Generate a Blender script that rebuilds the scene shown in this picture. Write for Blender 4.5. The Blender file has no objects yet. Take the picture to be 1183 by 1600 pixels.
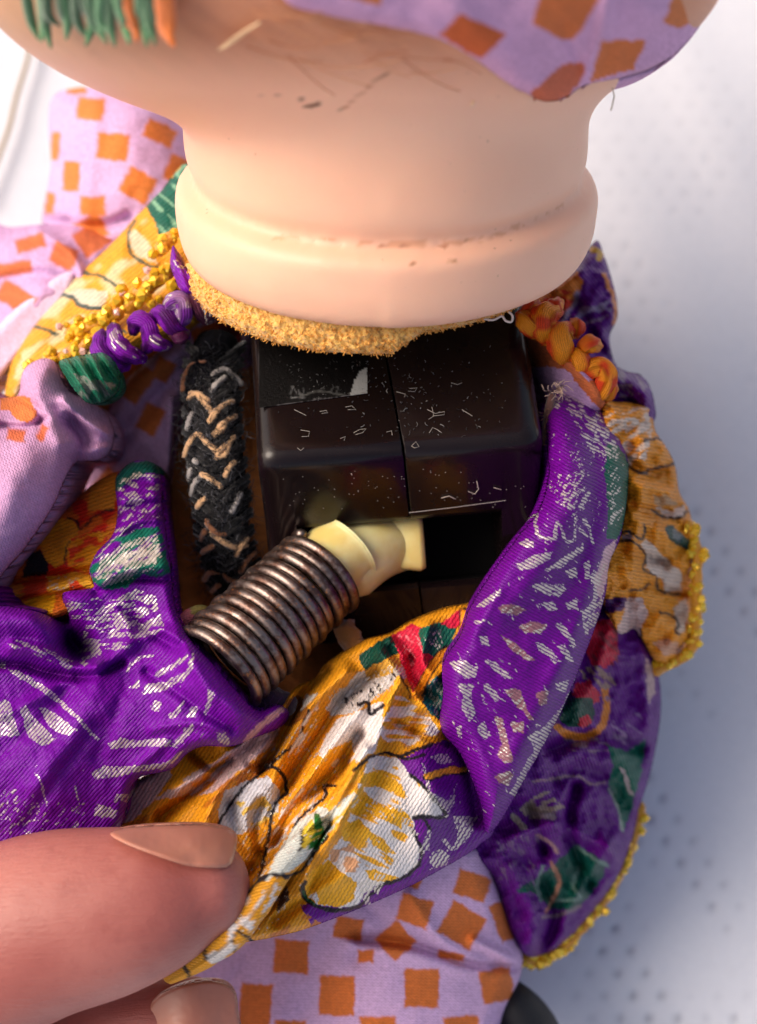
import bpy, bmesh, math, random
import numpy as np
from mathutils import Vector, Matrix
R = math.radians
rng = np.random.RandomState(7)
random.seed(7)
SC = bpy.context.scene
COL = SC.collection
SC.unit_settings.system = 'METRIC'
SC.unit_settings.scale_length = 0.01          # one unit is one centimetre

# ------------------------------------------------------------------ camera
TILT = R(13); FPX = 2400.0; CH = 20.0; TABLE = 20.6
cam_d = bpy.data.cameras.new('camera'); cam = bpy.data.objects.new('camera', cam_d); COL.objects.link(cam)
cam_d.sensor_fit = 'VERTICAL'; cam_d.sensor_height = 24.0; cam_d.lens = 24.0 * FPX / 1600.0
cam_d.clip_start = 0.5; cam_d.clip_end = 2000
ROT = Matrix.Rotation(TILT, 3, 'X')
CPOS = ROT @ Vector((0, 0, TABLE))
cam.location = CPOS; cam.rotation_euler = (TILT, 0, 0)
cam_d.dof.use_dof = True; cam_d.dof.focus_distance = 15.0
cam_d.dof.aperture_fstop = cam_d.lens * 0.001 / (2 * 0.14)
SC.camera = cam
RN = np.array(ROT); CP = np.array(CPOS)

# ------------------------------------------------------------------ light
SUN_EL = R(45); SUN_AZ = R(-78)
world = bpy.data.worlds.new("World"); SC.world = world; world.use_nodes = True
wn = world.node_tree.nodes; wl = world.node_tree.links
bg = wn['Background']; sky = wn.new('ShaderNodeTexSky'); sky.sky_type = 'NISHITA'
sky.sun_disc = False; sky.sun_elevation = SUN_EL; sky.sun_rotation = SUN_AZ
sky.air_density = 0.7; sky.dust_density = 4.0; sky.ozone_density = 0.6
tint = wn.new('ShaderNodeMix'); tint.data_type = 'RGBA'; tint.blend_type = 'MULTIPLY'; tint.inputs[0].default_value = 1; tint.inputs[7].default_value = (1.0, .90, .78, 1)
wl.new(sky.outputs[0], tint.inputs[6]); wl.new(tint.outputs[2], bg.inputs[0]); bg.inputs[1].default_value = 0.15
sun_d = bpy.data.lights.new('sun', 'SUN'); sun = bpy.data.objects.new('sun', sun_d); COL.objects.link(sun)
sun_d.energy = 1.15; sun_d.angle = R(36); sun_d.color = (1.0, 0.955, 0.90)
sdir = Vector((math.sin(SUN_AZ) * math.cos(SUN_EL), math.cos(SUN_AZ) * math.cos(SUN_EL), math.sin(SUN_EL)))
sun.rotation_euler = sdir.to_track_quat('Z', 'Y').to_euler(); sun.location = sdir * 60
SC.view_settings.view_transform = 'Standard'; SC.view_settings.look = 'None'
SC.view_settings.exposure = 0.72; SC.view_settings.gamma = 1.0
SC.cycles.max_bounces = 8; SC.cycles.use_denoising = True

# ------------------------------------------------------------------ coordinates
# stage space: x right, y up the photograph, z towards the camera (cm); the camera is at z = CH
def SP(u, v, h):
    d = CH - np.asarray(h, float)
    return np.stack([(np.asarray(u, float) - 591.5) / FPX * d, (800.0 - np.asarray(v, float)) / FPX * d,
                     np.asarray(h, float) + 0 * d], -1)
def to_world(P): return (np.asarray(P) - np.array([0, 0, CH])) @ RN.T + CP
def to_stage(W): return (np.asarray(W) - CP) @ RN + np.array([0, 0, CH])
def to_px(P):
    P = np.asarray(P); d = CH - P[..., 2]
    return P[..., 0] / d * FPX + 591.5, 800 - P[..., 1] / d * FPX
def lin(c):
    c = np.asarray(c, float) / 255.0
    return np.where(c <= 0.04045, c / 12.92, ((c + 0.055) / 1.055) ** 2.4)

def vnoise(x, y, seed=0):
    r = np.random.RandomState(seed); T = r.rand(64, 64)
    x = np.asarray(x, float); y = np.asarray(y, float)
    xi = np.floor(x).astype(int); yi = np.floor(y).astype(int)
    fx = x - xi; fy = y - yi; fx = fx * fx * (3 - 2 * fx); fy = fy * fy * (3 - 2 * fy)
    a = T[xi % 64, yi % 64]; b = T[(xi + 1) % 64, yi % 64]; c = T[xi % 64, (yi + 1) % 64]; d = T[(xi + 1) % 64, (yi + 1) % 64]
    return (a * (1 - fx) + b * fx) * (1 - fy) + (c * (1 - fx) + d * fx) * fy
def fbm(x, y, seed=0, n=3):
    s = 0; a = .5; t = 0
    for i in range(n):
        s = s + a * vnoise(x * 2 ** i, y * 2 ** i, seed + i); t += a; a *= .5
    return s / t

def catmull(P, closed=False, n=8):
    P = np.asarray(P, float); N = len(P); out = []
    rngi = range(N if closed else N - 1)
    for i in rngi:
        if closed: p0, p1, p2, p3 = P[(i - 1) % N], P[i], P[(i + 1) % N], P[(i + 2) % N]
        else: p0, p1, p2, p3 = P[max(i - 1, 0)], P[i], P[i + 1], P[min(i + 2, N - 1)]
        for k in range(n):
            t = k / n
            out.append(.5 * (2 * p1 + (p2 - p0) * t + (2 * p0 - 5 * p1 + 4 * p2 - p3) * t * t + (3 * p1 - p0 - 3 * p2 + p3) * t ** 3))
    if not closed: out.append(P[-1])
    return np.array(out)

def inside(x, y, poly):
    ins = np.zeros(x.shape, bool); P = np.asarray(poly, float); n = len(P)
    for i in range(n):
        x1, y1 = P[i]; x2, y2 = P[(i + 1) % n]
        if y1 == y2: continue
        c = ((y1 > y) != (y2 > y)) & (x < (x2 - x1) * (y - y1) / (y2 - y1) + x1)
        ins ^= c
    return ins
def dist_poly(x, y, P, closed=True):
    P = np.asarray(P, float); n = len(P); best = np.full(x.shape, 1e9); bx = x.copy(); by = y.copy()
    for i in range(n if closed else n - 1):
        a = P[i]; b = P[(i + 1) % n]; d = b - a; L = d @ d
        if L == 0: continue
        t = np.clip(((x - a[0]) * d[0] + (y - a[1]) * d[1]) / L, 0, 1)
        px = a[0] + t * d[0]; py = a[1] + t * d[1]; q = np.hypot(x - px, y - py)
        m = q < best; best[m] = q[m]; bx[m] = px[m]; by[m] = py[m]
    return best, bx, by

# ------------------------------------------------------------------ objects
ROOTS = {}
def thing(name, label, cat, base, group=None):
    o = bpy.data.objects.new(name, None); COL.objects.link(o); o.empty_display_size = .5
    o.location = Vector(to_world(base)); o['label'] = label; o['category'] = cat
    if group: o['group'] = group
    ROOTS[o.name] = np.array(o.location); return o
def root_loc(o):
    while o.parent: o = o.parent
    return ROOTS.get(o.name, np.zeros(3))
def mesh(name, V, F, mat, parent=None, label=None, kind=None, smooth=True, world=False, attrs=None, uv=None, cat=None):
    V = np.asarray(V, float)
    W = V if world else to_world(V)
    if parent is not None: W = W - root_loc(parent); loc = None
    else: loc = np.array([W[:, 0].mean(), W[:, 1].mean(), W[:, 2].min()]); W = W - loc
    me = bpy.data.meshes.new(name); me.from_pydata(W.tolist(), [], [tuple(int(i) for i in f) for f in F])
    me.validate(); me.update()
    if smooth: me.polygons.foreach_set('use_smooth', [True] * len(me.polygons))
    if mat: me.materials.append(mat)
    for k, a in (attrs or {}).items():
        a = np.asarray(a, float)
        if a.ndim == 2:
            at = me.color_attributes.new(k, 'FLOAT_COLOR', 'POINT')
            at.data.foreach_set('color', np.hstack([a[:, :3], np.ones((len(a), 1))]).ravel())
        else:
            at = me.attributes.new(k, 'FLOAT', 'POINT'); at.data.foreach_set('value', a)
    if uv is not None:
        ul = me.uv_layers.new(name='UVMap'); li = np.zeros(len(me.loops), int); me.loops.foreach_get('vertex_index', li)
        ul.data.foreach_set('uv', np.asarray(uv)[li].ravel())
    o = bpy.data.objects.new(name, me); COL.objects.link(o)
    if parent is not None: o.parent = parent
    else: o.location = loc; ROOTS[o.name] = loc
    if label: o['label'] = label
    if kind: o['kind'] = kind
    if cat: o['category'] = cat
    return o

# ------------------------------------------------------------------ materials
def newmat(name):
    m = bpy.data.materials.new(name); m.use_nodes = True; nt = m.node_tree
    return m, nt.nodes, nt.links, nt.nodes['Principled BSDF']
def mth(n, l, op, a, b=None, clamp=False):
    k = n.new('ShaderNodeMath'); k.operation = op; k.use_clamp = clamp
    for i, s in enumerate((a, b)):
        if s is None: continue
        if isinstance(s, (int, float)): k.inputs[i].default_value = s
        else: l.new(s, k.inputs[i])
    return k.outputs[0]
def mixc(n, l, f, a, b, mode='MIX'):
    k = n.new('ShaderNodeMix'); k.data_type = 'RGBA'; k.blend_type = mode
    for s, idx in ((f, 0), (a, 6), (b, 7)):
        if isinstance(s, (int, float)): k.inputs[idx].default_value = s
        elif isinstance(s, (tuple, list, np.ndarray)): k.inputs[idx].default_value = (*[float(q) for q in s[:3]], 1)
        else: l.new(s, k.inputs[idx])
    return k.outputs[2]
def noise(n, l, scale, detail=3, vec=None, rough=.5):
    k = n.new('ShaderNodeTexNoise'); k.inputs['Scale'].default_value = scale; k.inputs['Detail'].default_value = detail
    k.inputs['Roughness'].default_value = rough
    if vec is not None: l.new(vec, k.inputs['Vector'])
    return k.outputs['Fac']
def ramp(n, l, f, a, b):
    k = n.new('ShaderNodeMapRange'); k.inputs[1].default_value = a; k.inputs[2].default_value = b
    k.interpolation_type = 'SMOOTHSTEP'; l.new(f, k.inputs[0]); return k.outputs[0]
def bump(n, l, h, strength, dist, normal=None):
    k = n.new('ShaderNodeBump'); k.inputs['Strength'].default_value = strength; k.inputs['Distance'].default_value = dist
    l.new(h, k.inputs['Height'])
    if normal is not None: l.new(normal, k.inputs['Normal'])
    return k.outputs[0]

def cloth_mat(name, bw, bh, rough, sheen, foil=True, bstr=.6, gap=.45, zz=.35, cross=.25, spec=.4):
    m, n, l, p = newmat(name)
    uv = n.new('ShaderNodeUVMap'); uv.uv_map = 'UVMap'
    at = n.new('ShaderNodeAttribute'); at.attribute_name = 'dye'
    # slightly wandering threads
    nz = n.new('ShaderNodeTexNoise'); nz.inputs['Scale'].default_value = 2.2; nz.inputs['Detail'].default_value = 2; l.new(uv.outputs[0], nz.inputs['Vector'])
    va = n.new('ShaderNodeVectorMath'); va.operation = 'MULTIPLY_ADD'; l.new(nz.outputs['Color'], va.inputs[0]); va.inputs[1].default_value = (.022, .022, 0); l.new(uv.outputs[0], va.inputs[2])
    sx = n.new('ShaderNodeSeparateXYZ'); l.new(va.outputs[0], sx.inputs[0])
    zig = mth(n, l, 'MULTIPLY', mth(n, l, 'PINGPONG', sx.outputs[0], bw), zz)
    cs = mth(n, l, 'COSINE', mth(n, l, 'MULTIPLY', mth(n, l, 'ADD', sx.outputs[1], zig), math.pi / bh))
    b = mth(n, l, 'POWER', mth(n, l, 'MULTIPLY', cs, cs), 2.2)
    ks = mth(n, l, 'COSINE', mth(n, l, 'MULTIPLY', mth(n, l, 'ADD', sx.outputs[0], mth(n, l, 'MULTIPLY', sx.outputs[1], .6)), math.pi / bw))
    b = mth(n, l, 'ADD', mth(n, l, 'MULTIPLY', b, .85), mth(n, l, 'MULTIPLY', mth(n, l, 'POWER', mth(n, l, 'MULTIPLY', ks, ks), 5.0), cross), True)
    stitch = noise(n, l, 26, 2, uv.outputs[0]); big = noise(n, l, 2.5, 4, uv.outputs[0])
    var = mth(n, l, 'ADD', mth(n, l, 'MULTIPLY', stitch, .55), mth(n, l, 'MULTIPLY', big, .35))
    var = mth(n, l, 'ADD', var, .55)
    col = n.new('ShaderNodeVectorMath'); col.operation = 'SCALE'; l.new(at.outputs['Color'], col.inputs[0]); l.new(var, col.inputs['Scale'])
    dark = n.new('ShaderNodeVectorMath'); dark.operation = 'SCALE'; l.new(col.outputs[0], dark.inputs[0]); dark.inputs['Scale'].default_value = .35
    c = mixc(n, l, mth(n, l, 'MULTIPLY', b, gap), col.outputs[0], dark.outputs[0])
    h = mth(n, l, 'SUBTRACT', 1.0, b)
    h = mth(n, l, 'ADD', h, mth(n, l, 'MULTIPLY', stitch, .9))
    if foil:
        fa = n.new('ShaderNodeAttribute'); fa.attribute_name = 'foil'
        cover = mth(n, l, 'SUBTRACT', 1.0, mth(n, l, 'MULTIPLY', b, 1.15), True)
        f = mth(n, l, 'MULTIPLY', ramp(n, l, fa.outputs['Fac'], .35, .65), mth(n, l, 'MULTIPLY', cover, ramp(n, l, stitch, .3, .48)))
        c = mixc(n, l, f, c, (.62, .57, .51))
        l.new(mth(n, l, 'MULTIPLY', f, .45), p.inputs['Metallic'])
        l.new(mth(n, l, 'SUBTRACT', rough, mth(n, l, 'MULTIPLY', f, .12)), p.inputs['Roughness'])
    else: p.inputs['Roughness'].default_value = rough
    l.new(c, p.inputs['Base Color'])
    p.inputs['Sheen Weight'].default_value = sheen; p.inputs['Sheen Roughness'].default_value = .4
    l.new(c, p.inputs['Sheen Tint'])
    p.inputs['Specular IOR Level'].default_value = spec
    l.new(bump(n, l, h, bstr, .012), p.inputs['Normal'])
    return m
SATIN = cloth_mat('printed_satin', .07, .031, .40, .08, bstr=.6, zz=.06, cross=.2, spec=.16)
CREPE = cloth_mat('printed_crepe', .028, .036, .45, .1, bstr=.7, zz=.3, cross=.15, gap=.4, spec=.22)
KNIT = cloth_mat('check_knit', .02, .03, .8, .2, foil=False, bstr=.5, gap=.2, zz=.8)
LINING = cloth_mat('lining', .05, .036, .85, .1, foil=False, bstr=.3, gap=.2)

# ------------------------------------------------------------------ print painting in rest (flat pattern) coordinates
def paint(u, v, base, ops, wob=1.6, seed=3):
    n = len(u); C = np.tile(lin(base), (n, 1)); Fo = np.zeros(n)
    uu = u + wob * 2 * (vnoise(u / 9, v / 9, seed) - .5) + wob * 1.4 * (vnoise(u / 3.3, v / 3.3, seed + 1) - .5)
    vv = v + wob * 2 * (vnoise(u / 9, v / 9, seed + 2) - .5) + wob * 1.4 * (vnoise(u / 3.3, v / 3.3, seed + 3) - .5)
    def sub(pts, pad):
        P = np.asarray(pts, float)
        return np.nonzero((uu > P[:, 0].min() - pad) & (uu < P[:, 0].max() + pad) & (vv > P[:, 1].min() - pad) & (vv < P[:, 1].max() + pad))[0]
    for op in ops:
        k = op[0]
        if k in ('p', 'fp', 'x'):
            pts = op[2] if k == 'p' else op[1]
            i = sub(pts, 2)
            if not len(i): continue
            m = i[inside(uu[i], vv[i], pts)]
            if k == 'p': C[m] = lin(op[1]); Fo[m] = 0
            elif k == 'fp': Fo[m] = 1
            else: Fo[m] = 0
        elif k in ('l', 'fl'):
            w = op[2] if k == 'l' else op[1]; pts = op[3] if k == 'l' else op[2]
            if len(pts) > 2: pts = catmull(pts, False, 5)
            i = sub(pts, w + 3)
            if not len(i): continue
            d, _, _ = dist_poly(uu[i], vv[i], pts, False)
            a = np.clip((w / 2 - d) / 1.6 + .5, 0, 1)
            if k == 'l': C[i] = C[i] * (1 - a[:, None]) + lin(op[1]) * a[:, None]; Fo[i] *= (1 - a)
            else: Fo[i] = np.maximum(Fo[i], a)
        elif k == 's':
            cx, cy, w, h, ang = op[2]; ca, sa = math.cos(R(ang)), math.sin(R(ang))
            x = (uu - cx) * ca + (vv - cy) * sa; y = -(uu - cx) * sa + (vv - cy) * ca
            d = np.maximum(abs(x) - w / 2, abs(y) - h / 2); a = np.clip(.5 - d / 3.5, 0, 1)[:, None]
            C = C * (1 - a) + lin(op[1]) * a
        elif k in ('n', 'fn'):        # streaky blotches: colour, poly, threshold, angle, long, short, seed
            if k == 'n': _, colr, pts, thr, ang, lx, sx, sd = op
            else: _, pts, thr, ang, lx, sx, sd = op
            i = sub(pts, 2)
            if not len(i): continue
            i = i[inside(uu[i], vv[i], pts)]
            ca, sa = math.cos(R(ang)), math.sin(R(ang))
            x = (u[i] * ca + v[i] * sa) / lx; y = (-u[i] * sa + v[i] * ca) / sx
            a = np.clip((fbm(x, y, sd, 2) - thr) * 12 + .5, 0, 1)
            if k == 'n': C[i] = C[i] * (1 - a[:, None]) + lin(colr) * a[:, None]
            else: Fo[i] = np.maximum(Fo[i], a)
        elif k == 'fd':               # random dashes
            _, pts, cnt, L, w, ang, sd = op
            r = np.random.RandomState(sd); P = np.asarray(pts, float); c = 0; t = 0
            while c < cnt and t < cnt * 20:
                t += 1
                x = r.uniform(P[:, 0].min(), P[:, 0].max()); y = r.uniform(P[:, 1].min(), P[:, 1].max())
                if not inside(np.array([x]), np.array([y]), pts)[0]: continue
                c += 1; a = R(ang + r.uniform(-20, 20)); LL = L * r.uniform(.5, 1.2) / 2
                q = [(x - LL * math.cos(a), y - LL * math.sin(a)), (x + LL * math.cos(a), y + LL * math.sin(a))]
                i = sub(q, w + 3)
                if not len(i): continue
                d, _, _ = dist_poly(uu[i], vv[i], q, False); Fo[i] = np.maximum(Fo[i], np.clip((w * r.uniform(.6, 1.2) / 2 - d) / 1.4 + .5, 0, 1))
    return C, Fo

def tps(pts):
    P = np.asarray(pts, float); X = P[:, :2] / 100; n = len(X)
    if n < 3: return lambda u, v: np.full(np.shape(u), P[:, 2].mean())
    d = np.hypot(X[:, None, 0] - X[None, :, 0], X[:, None, 1] - X[None, :, 1]); K = np.where(d > 0, d * d * np.log(d + 1e-12), 0) + .02 * np.eye(n)
    A = np.zeros((n + 3, n + 3)); A[:n, :n] = K; A[:n, n] = 1; A[:n, n + 1:] = X; A[n, :n] = 1; A[n + 1:, :n] = X.T
    w = np.linalg.lstsq(A, np.r_[P[:, 2], 0, 0, 0], rcond=None)[0]
    def f(u, v):
        x = np.asarray(u) / 100; y = np.asarray(v) / 100; s = w[n] + w[n + 1] * x + w[n + 2] * y
        for i in range(n):
            q = (x - X[i, 0]) ** 2 + (y - X[i, 1]) ** 2; s = s + w[i] * .5 * q * np.log(q + 1e-12)
        return s
    return f

def panel(name, poly, hp, mat, base, ops=(), parent=None, step=3.0, roll=(14, .1), thick=.15, ridges=(), wr=(.03, 60, 5),
          weave=0, smooth=True, label=None, kind=None, back=True, tuck=.04, wob=1.6, cat=None, uvs=1.0, edge_noise=0.0):
    """A piece of cloth cut to an outline, folded by ridge lines, its edge rolled over and given thickness."""
    P = catmull(poly, True, 6) if smooth else np.asarray(poly, float)
    if edge_noise:
        ang = np.arange(len(P)); P = P + edge_noise * np.stack([vnoise(P[:, 0] / 11, P[:, 1] / 11, 5) - .5, vnoise(P[:, 0] / 11, P[:, 1] / 11, 6) - .5], -1)
    x0, y0 = P.min(0) - 2 * step; x1, y1 = P.max(0) + 2 * step
    xs = np.arange(x0, x1, step); ys = np.arange(y0, y1, step); U, V = np.meshgrid(xs, ys); sh = U.shape
    U = U.ravel().copy(); V = V.ravel().copy()
    d, bx, by = dist_poly(U, V, P); ins = inside(U, V, P); sd = np.where(ins, d, -d)
    snap = (sd < .25 * step) & (sd > -.95 * step); U[snap] = bx[snap]; V[snap] = by[snap]; sd = np.where(snap, 0, sd)
    ok = sd >= 0
    I = np.arange(len(U)).reshape(sh); q = np.stack([I[:-1, :-1], I[1:, :-1], I[1:, 1:], I[:-1, 1:]], -1).reshape(-1, 4)
    good = ok[q].all(1) & (sd[q] > 0).any(1); q = q[good]
    used = np.unique(q); mp = -np.ones(len(U), int); mp[used] = np.arange(len(used)); q = mp[q]
    U = U[used]; V = V[used]; sd = sd[used]
    H = tps(hp)(U, V)
    for rd in ridges:
        pts, w, amp = rd[0], rd[1], rd[2]; pts = catmull(pts, False, 6) if len(pts) > 2 else np.asarray(pts, float)
        dd, px, py = dist_poly(U, V, pts, False)
        H = H + amp * np.exp(-(dd / w) ** 2)
        if len(rd) > 3:   # a step: one side sits lower
            a = pts[-1] - pts[0]; nx, ny = -a[1], a[0]; L = math.hypot(nx, ny)
            s = ((U - px) * nx + (V - py) * ny) / L
            H = H + rd[3] * np.exp(-(dd / (w * 2.5)) ** 2) * np.clip(s / (w * .7), -1, 1)
    H = H + wr[0] * 2 * (fbm(U / wr[1], V / wr[1], wr[2]) - .5) + wr[0] * .5 * (fbm(U / wr[1] * 3.1, V / wr[1] * 3.1, wr[2] + 9) - .5)
    if roll[0] > 0:
        t = np.clip(1 - sd / roll[0], 0, 1); H = H - roll[1] * (1 - np.sqrt(np.clip(1 - t * t, 0, 1)))
    C, Fo = paint(U, V, base, ops, wob=wob)
    S = SP(U, V, H)
    nv = len(S)
    a = R(weave); uvc = np.stack([U * math.cos(a) + V * math.sin(a), -U * math.sin(a) + V * math.cos(a)], -1) / 160.0 * uvs
    # boundary skirt
    E = np.concatenate([q[:, [0, 1]], q[:, [1, 2]], q[:, [2, 3]], q[:, [3, 0]]]); key = np.sort(E, 1)
    kk = key[:, 0].astype(np.int64) * nv + key[:, 1]; _, idx, cnt = np.unique(kk, return_index=True, return_counts=True)
    be = E[idx[cnt == 1]]; bv = np.unique(be); bm = -np.ones(nv, int); bm[bv] = np.arange(len(bv))
    c0 = S[:, :2].mean(0); rows = []; 
    B = S[bv].copy(); dirv = c0 - B[:, :2]; dl = np.linalg.norm(dirv, axis=1)[:, None] + 1e-6
    lay1 = B.copy(); lay1[:, 2] -= thick * .5; lay1[:, :2] += dirv / dl * tuck * .5 * np.minimum(1, dl)
    lay2 = B.copy(); lay2[:, 2] -= thick; lay2[:, :2] += dirv / dl * tuck * 2 * np.minimum(1, dl)
    F = [tuple(f) for f in q]
    nb = len(bv)
    for a_, b_ in be:
        i, j = bm[a_], bm[b_]
        F.append((a_, b_, nv + j, nv + i)); F.append((nv + i, nv + j, nv + nb + j, nv + nb + i))
    Vs = np.vstack([S, lay1, lay2])
    attrs = {'dye': np.vstack([C, C[bv], C[bv]]), 'foil': np.r_[Fo, Fo[bv], Fo[bv]]}
    uv = np.vstack([uvc, uvc[bv] + .03, uvc[bv] + .06])
    return mesh(name, Vs, F, mat, parent, label, kind, attrs=attrs, uv=uv, cat=cat)

def frames(P):
    P = np.asarray(P, float); T = np.gradient(P, axis=0); T /= np.linalg.norm(T, axis=1)[:, None] + 1e-12
    up = np.array([0, 0, 1.0]); Ns = []; prev = None
    for t in T:
        if prev is None:
            n = up - t * (up @ t)
            if np.linalg.norm(n) < .1: n = np.array([1.0, 0, 0]) - t * t[0]
        else: n = prev - t * (prev @ t)
        n /= np.linalg.norm(n); Ns.append(n); prev = n
    Ns = np.array(Ns); return T, Ns, np.cross(T, Ns)
def tube(P, rad, seg=8, rad2=None, caps=True, sub=0):
    """verts, faces, (along, round) for a tube; rad along the normal (towards the camera), rad2 sideways"""
    P = np.asarray(P, float); rad = np.broadcast_to(np.asarray(rad, float), (len(P),)).copy()
    rad2 = rad.copy() if rad2 is None else np.broadcast_to(np.asarray(rad2, float), (len(P),)).copy()
    if sub:
        Q = catmull(np.hstack([P, rad[:, None], rad2[:, None]]), False, sub); P = Q[:, :3]; rad = Q[:, 3]; rad2 = Q[:, 4]
    T, N, B = frames(P); n = len(P)
    if caps:
        ex = []; 
        for k, f in ((0, -1), (n - 1, 1)):
            for c in (.5, .85, 1.0):
                ex.append((k, P[k] + T[k] * f * min(rad[k], rad2[k]) * c, math.sqrt(max(1 - c * c, .0004)), f))
        A0 = [e for e in ex if e[3] < 0][::-1]; A1 = [e for e in ex if e[3] > 0]
        P = np.vstack([[e[1] for e in A0], P, [e[1] for e in A1]])
        idx = [0] * 3 + list(range(n)) + [n - 1] * 3; sc = np.array([e[2] for e in A0] + [1] * n + [e[2] for e in A1])
        N = N[idx]; B = B[idx]; rad = rad[idx] * sc; rad2 = rad2[idx] * sc; n = len(P)
    th = np.linspace(0, 2 * math.pi, seg, endpoint=False)
    V = P[:, None, :] + (N[:, None, :] * (np.cos(th)[None, :, None] * rad[:, None, None]) + B[:, None, :] * (np.sin(th)[None, :, None] * rad2[:, None, None]))
    i = np.arange(n - 1)[:, None] * seg; j = np.arange(seg)[None, :]; j2 = (j + 1) % seg
    F = np.stack([i + j, i + j2, i + seg + j2, i + seg + j], -1).reshape(-1, 4)
    F = [tuple(f) for f in F]
    F.append(tuple(range(seg))[::-1]); F.append(tuple(range((n - 1) * seg, n * seg)))
    L = np.r_[0, np.cumsum(np.linalg.norm(np.diff(P, axis=0), axis=1))]
    uv = np.stack([np.repeat(L, seg), np.tile(th, n) * .08], -1)
    return V.reshape(-1, 3), F, uv
class Acc:
    def __init__(s): s.V = []; s.F = []; s.U = []; s.C = []; s.n = 0
    def add(s, V, F, uv=None, col=None):
        s.V.append(V); s.F += [tuple(int(i) + s.n for i in f) for f in F]; s.n += len(V)
        s.U.append(uv if uv is not None else np.zeros((len(V), 2)))
        s.C.append(np.broadcast_to(col if col is not None else (1, 1, 1), (len(V), 3)))
    def out(s, name, mat, parent=None, **k):
        V = np.vstack(s.V); return mesh(name, V, s.F, mat, parent, attrs={'dye': np.vstack(s.C), 'foil': np.zeros(len(V))}, uv=np.vstack(s.U), **k)
# ================================================================== tablecloth (the ground of the picture)
def build_table():
    m, n, l, p = newmat('white_cloth')
    at = n.new('ShaderNodeAttribute'); at.attribute_name = 'dye'
    tc = n.new('ShaderNodeTexCoord'); obj = tc.outputs['Object']
    f = noise(n, l, 9, 5, obj)
    wv = n.new('ShaderNodeTexWave'); wv.inputs['Scale'].default_value = 9; wv.inputs['Distortion'].default_value = 1.5; l.new(obj, wv.inputs['Vector'])
    l.new(mixc(n, l, .25, at.outputs['Color'], mixc(n, l, f, (.55, .57, .62), (.9, .9, .9)), 'MULTIPLY'), p.inputs['Base Color'])
    p.inputs['Roughness'].default_value = .9
    l.new(bump(n, l, mth(n, l, 'ADD', f, mth(n, l, 'MULTIPLY', wv.outputs['Fac'], .3)), .35, .02), p.inputs['Normal'])
    # fine part under the picture, coarse out to the edge of the cloth
    def grid(x0, x1, y0, y1, s):
        xs = np.arange(x0, x1 + s / 2, s); ys = np.arange(y0, y1 + s / 2, s); X, Y = np.meshgrid(xs, ys)
        I = np.arange(X.size).reshape(X.shape); q = np.stack([I[:-1, :-1], I[:-1, 1:], I[1:, 1:], I[1:, :-1]], -1).reshape(-1, 4)
        return X.ravel(), Y.ravel(), q
    def height(X, Y):
        z = .35 * (fbm(X / 7 + 20, Y / 7 + 20, 11, 2) - .5)
        t = (X * .93 + Y * .36)
        z += .05 * np.exp(-((t - 4.9) / .7) ** 2) + .04 * np.exp(-((t - 6.5) / .5) ** 2)
        return z
    cx, cy = float(CPOS[0]), float(CPOS[1])
    X, Y, q = grid(-11, 11, -12, 12, .055)
    z = height(X, Y)
    # eyelets of the openwork weave
    A = np.array([[.17, .27], [.185, -.27]]).T; Ai = np.linalg.inv(A); g = Ai @ np.stack([X, Y]); gi = np.round(g); fr = g - gi
    dx = A @ fr; dd = np.hypot(dx[0], dx[1])
    amt = np.clip((vnoise(gi[0] / 2.3 + 40, gi[1] / 4.1 + 40, 21) - .46) * 2.2, 0, 1) * (.35 + .65 * vnoise(gi[0] * 1.0 + 7.5, gi[1] + 3.5, 5))
    hole = np.exp(-(dd / .052) ** 2) * amt * np.clip(.85 - .11 * Y, .16, 1.25)
    z = z - .05 * hole
    base = lin((222, 225, 233)); C = base[None] * (1 - .8 * hole[:, None]) + lin((96, 100, 122))[None] * (.8 * hole[:, None])
    # grid of the far cloth with a hole for the fine one
    xs = np.concatenate([np.linspace(-90, -11, 30), np.linspace(-11, 11, 12)[1:-1], np.linspace(11, 90, 30)])
    ys = np.concatenate([np.linspace(-90, -12, 30), np.linspace(-12, 12, 12)[1:-1], np.linspace(12, 90, 30)])
    X2, Y2 = np.meshgrid(xs, ys); I = np.arange(X2.size).reshape(X2.shape)
    q2 = []
    for i in range(len(ys) - 1):
        for j in range(len(xs) - 1):
            mx = (xs[j] + xs[j + 1]) / 2; my = (ys[i] + ys[i + 1]) / 2
            if abs(mx) < 11 and abs(my) < 12: continue
            q2.append((I[i, j], I[i, j + 1], I[i + 1, j + 1], I[i + 1, j]))
    z2 = height(X2.ravel(), Y2.ravel())
    V = np.vstack([np.stack([X + cx * 0, Y, z], -1), np.stack([X2.ravel(), Y2.ravel(), z2], -1)])
    F = [tuple(f) for f in q] + [tuple(int(i) + len(X) for i in f) for f in q2]
    mesh('tablecloth', V, F, m, world=True, kind='structure', attrs={'dye': np.vstack([C, np.tile(base, (len(z2), 1))])},
         label='white openwork cloth spread under the doll')
build_table()

# ================================================================== doll
doll = thing('doll', 'rubber doll with peach neck, black mechanism box and coil spring arm', 'doll', SP(600, 800, 1.0))

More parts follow.
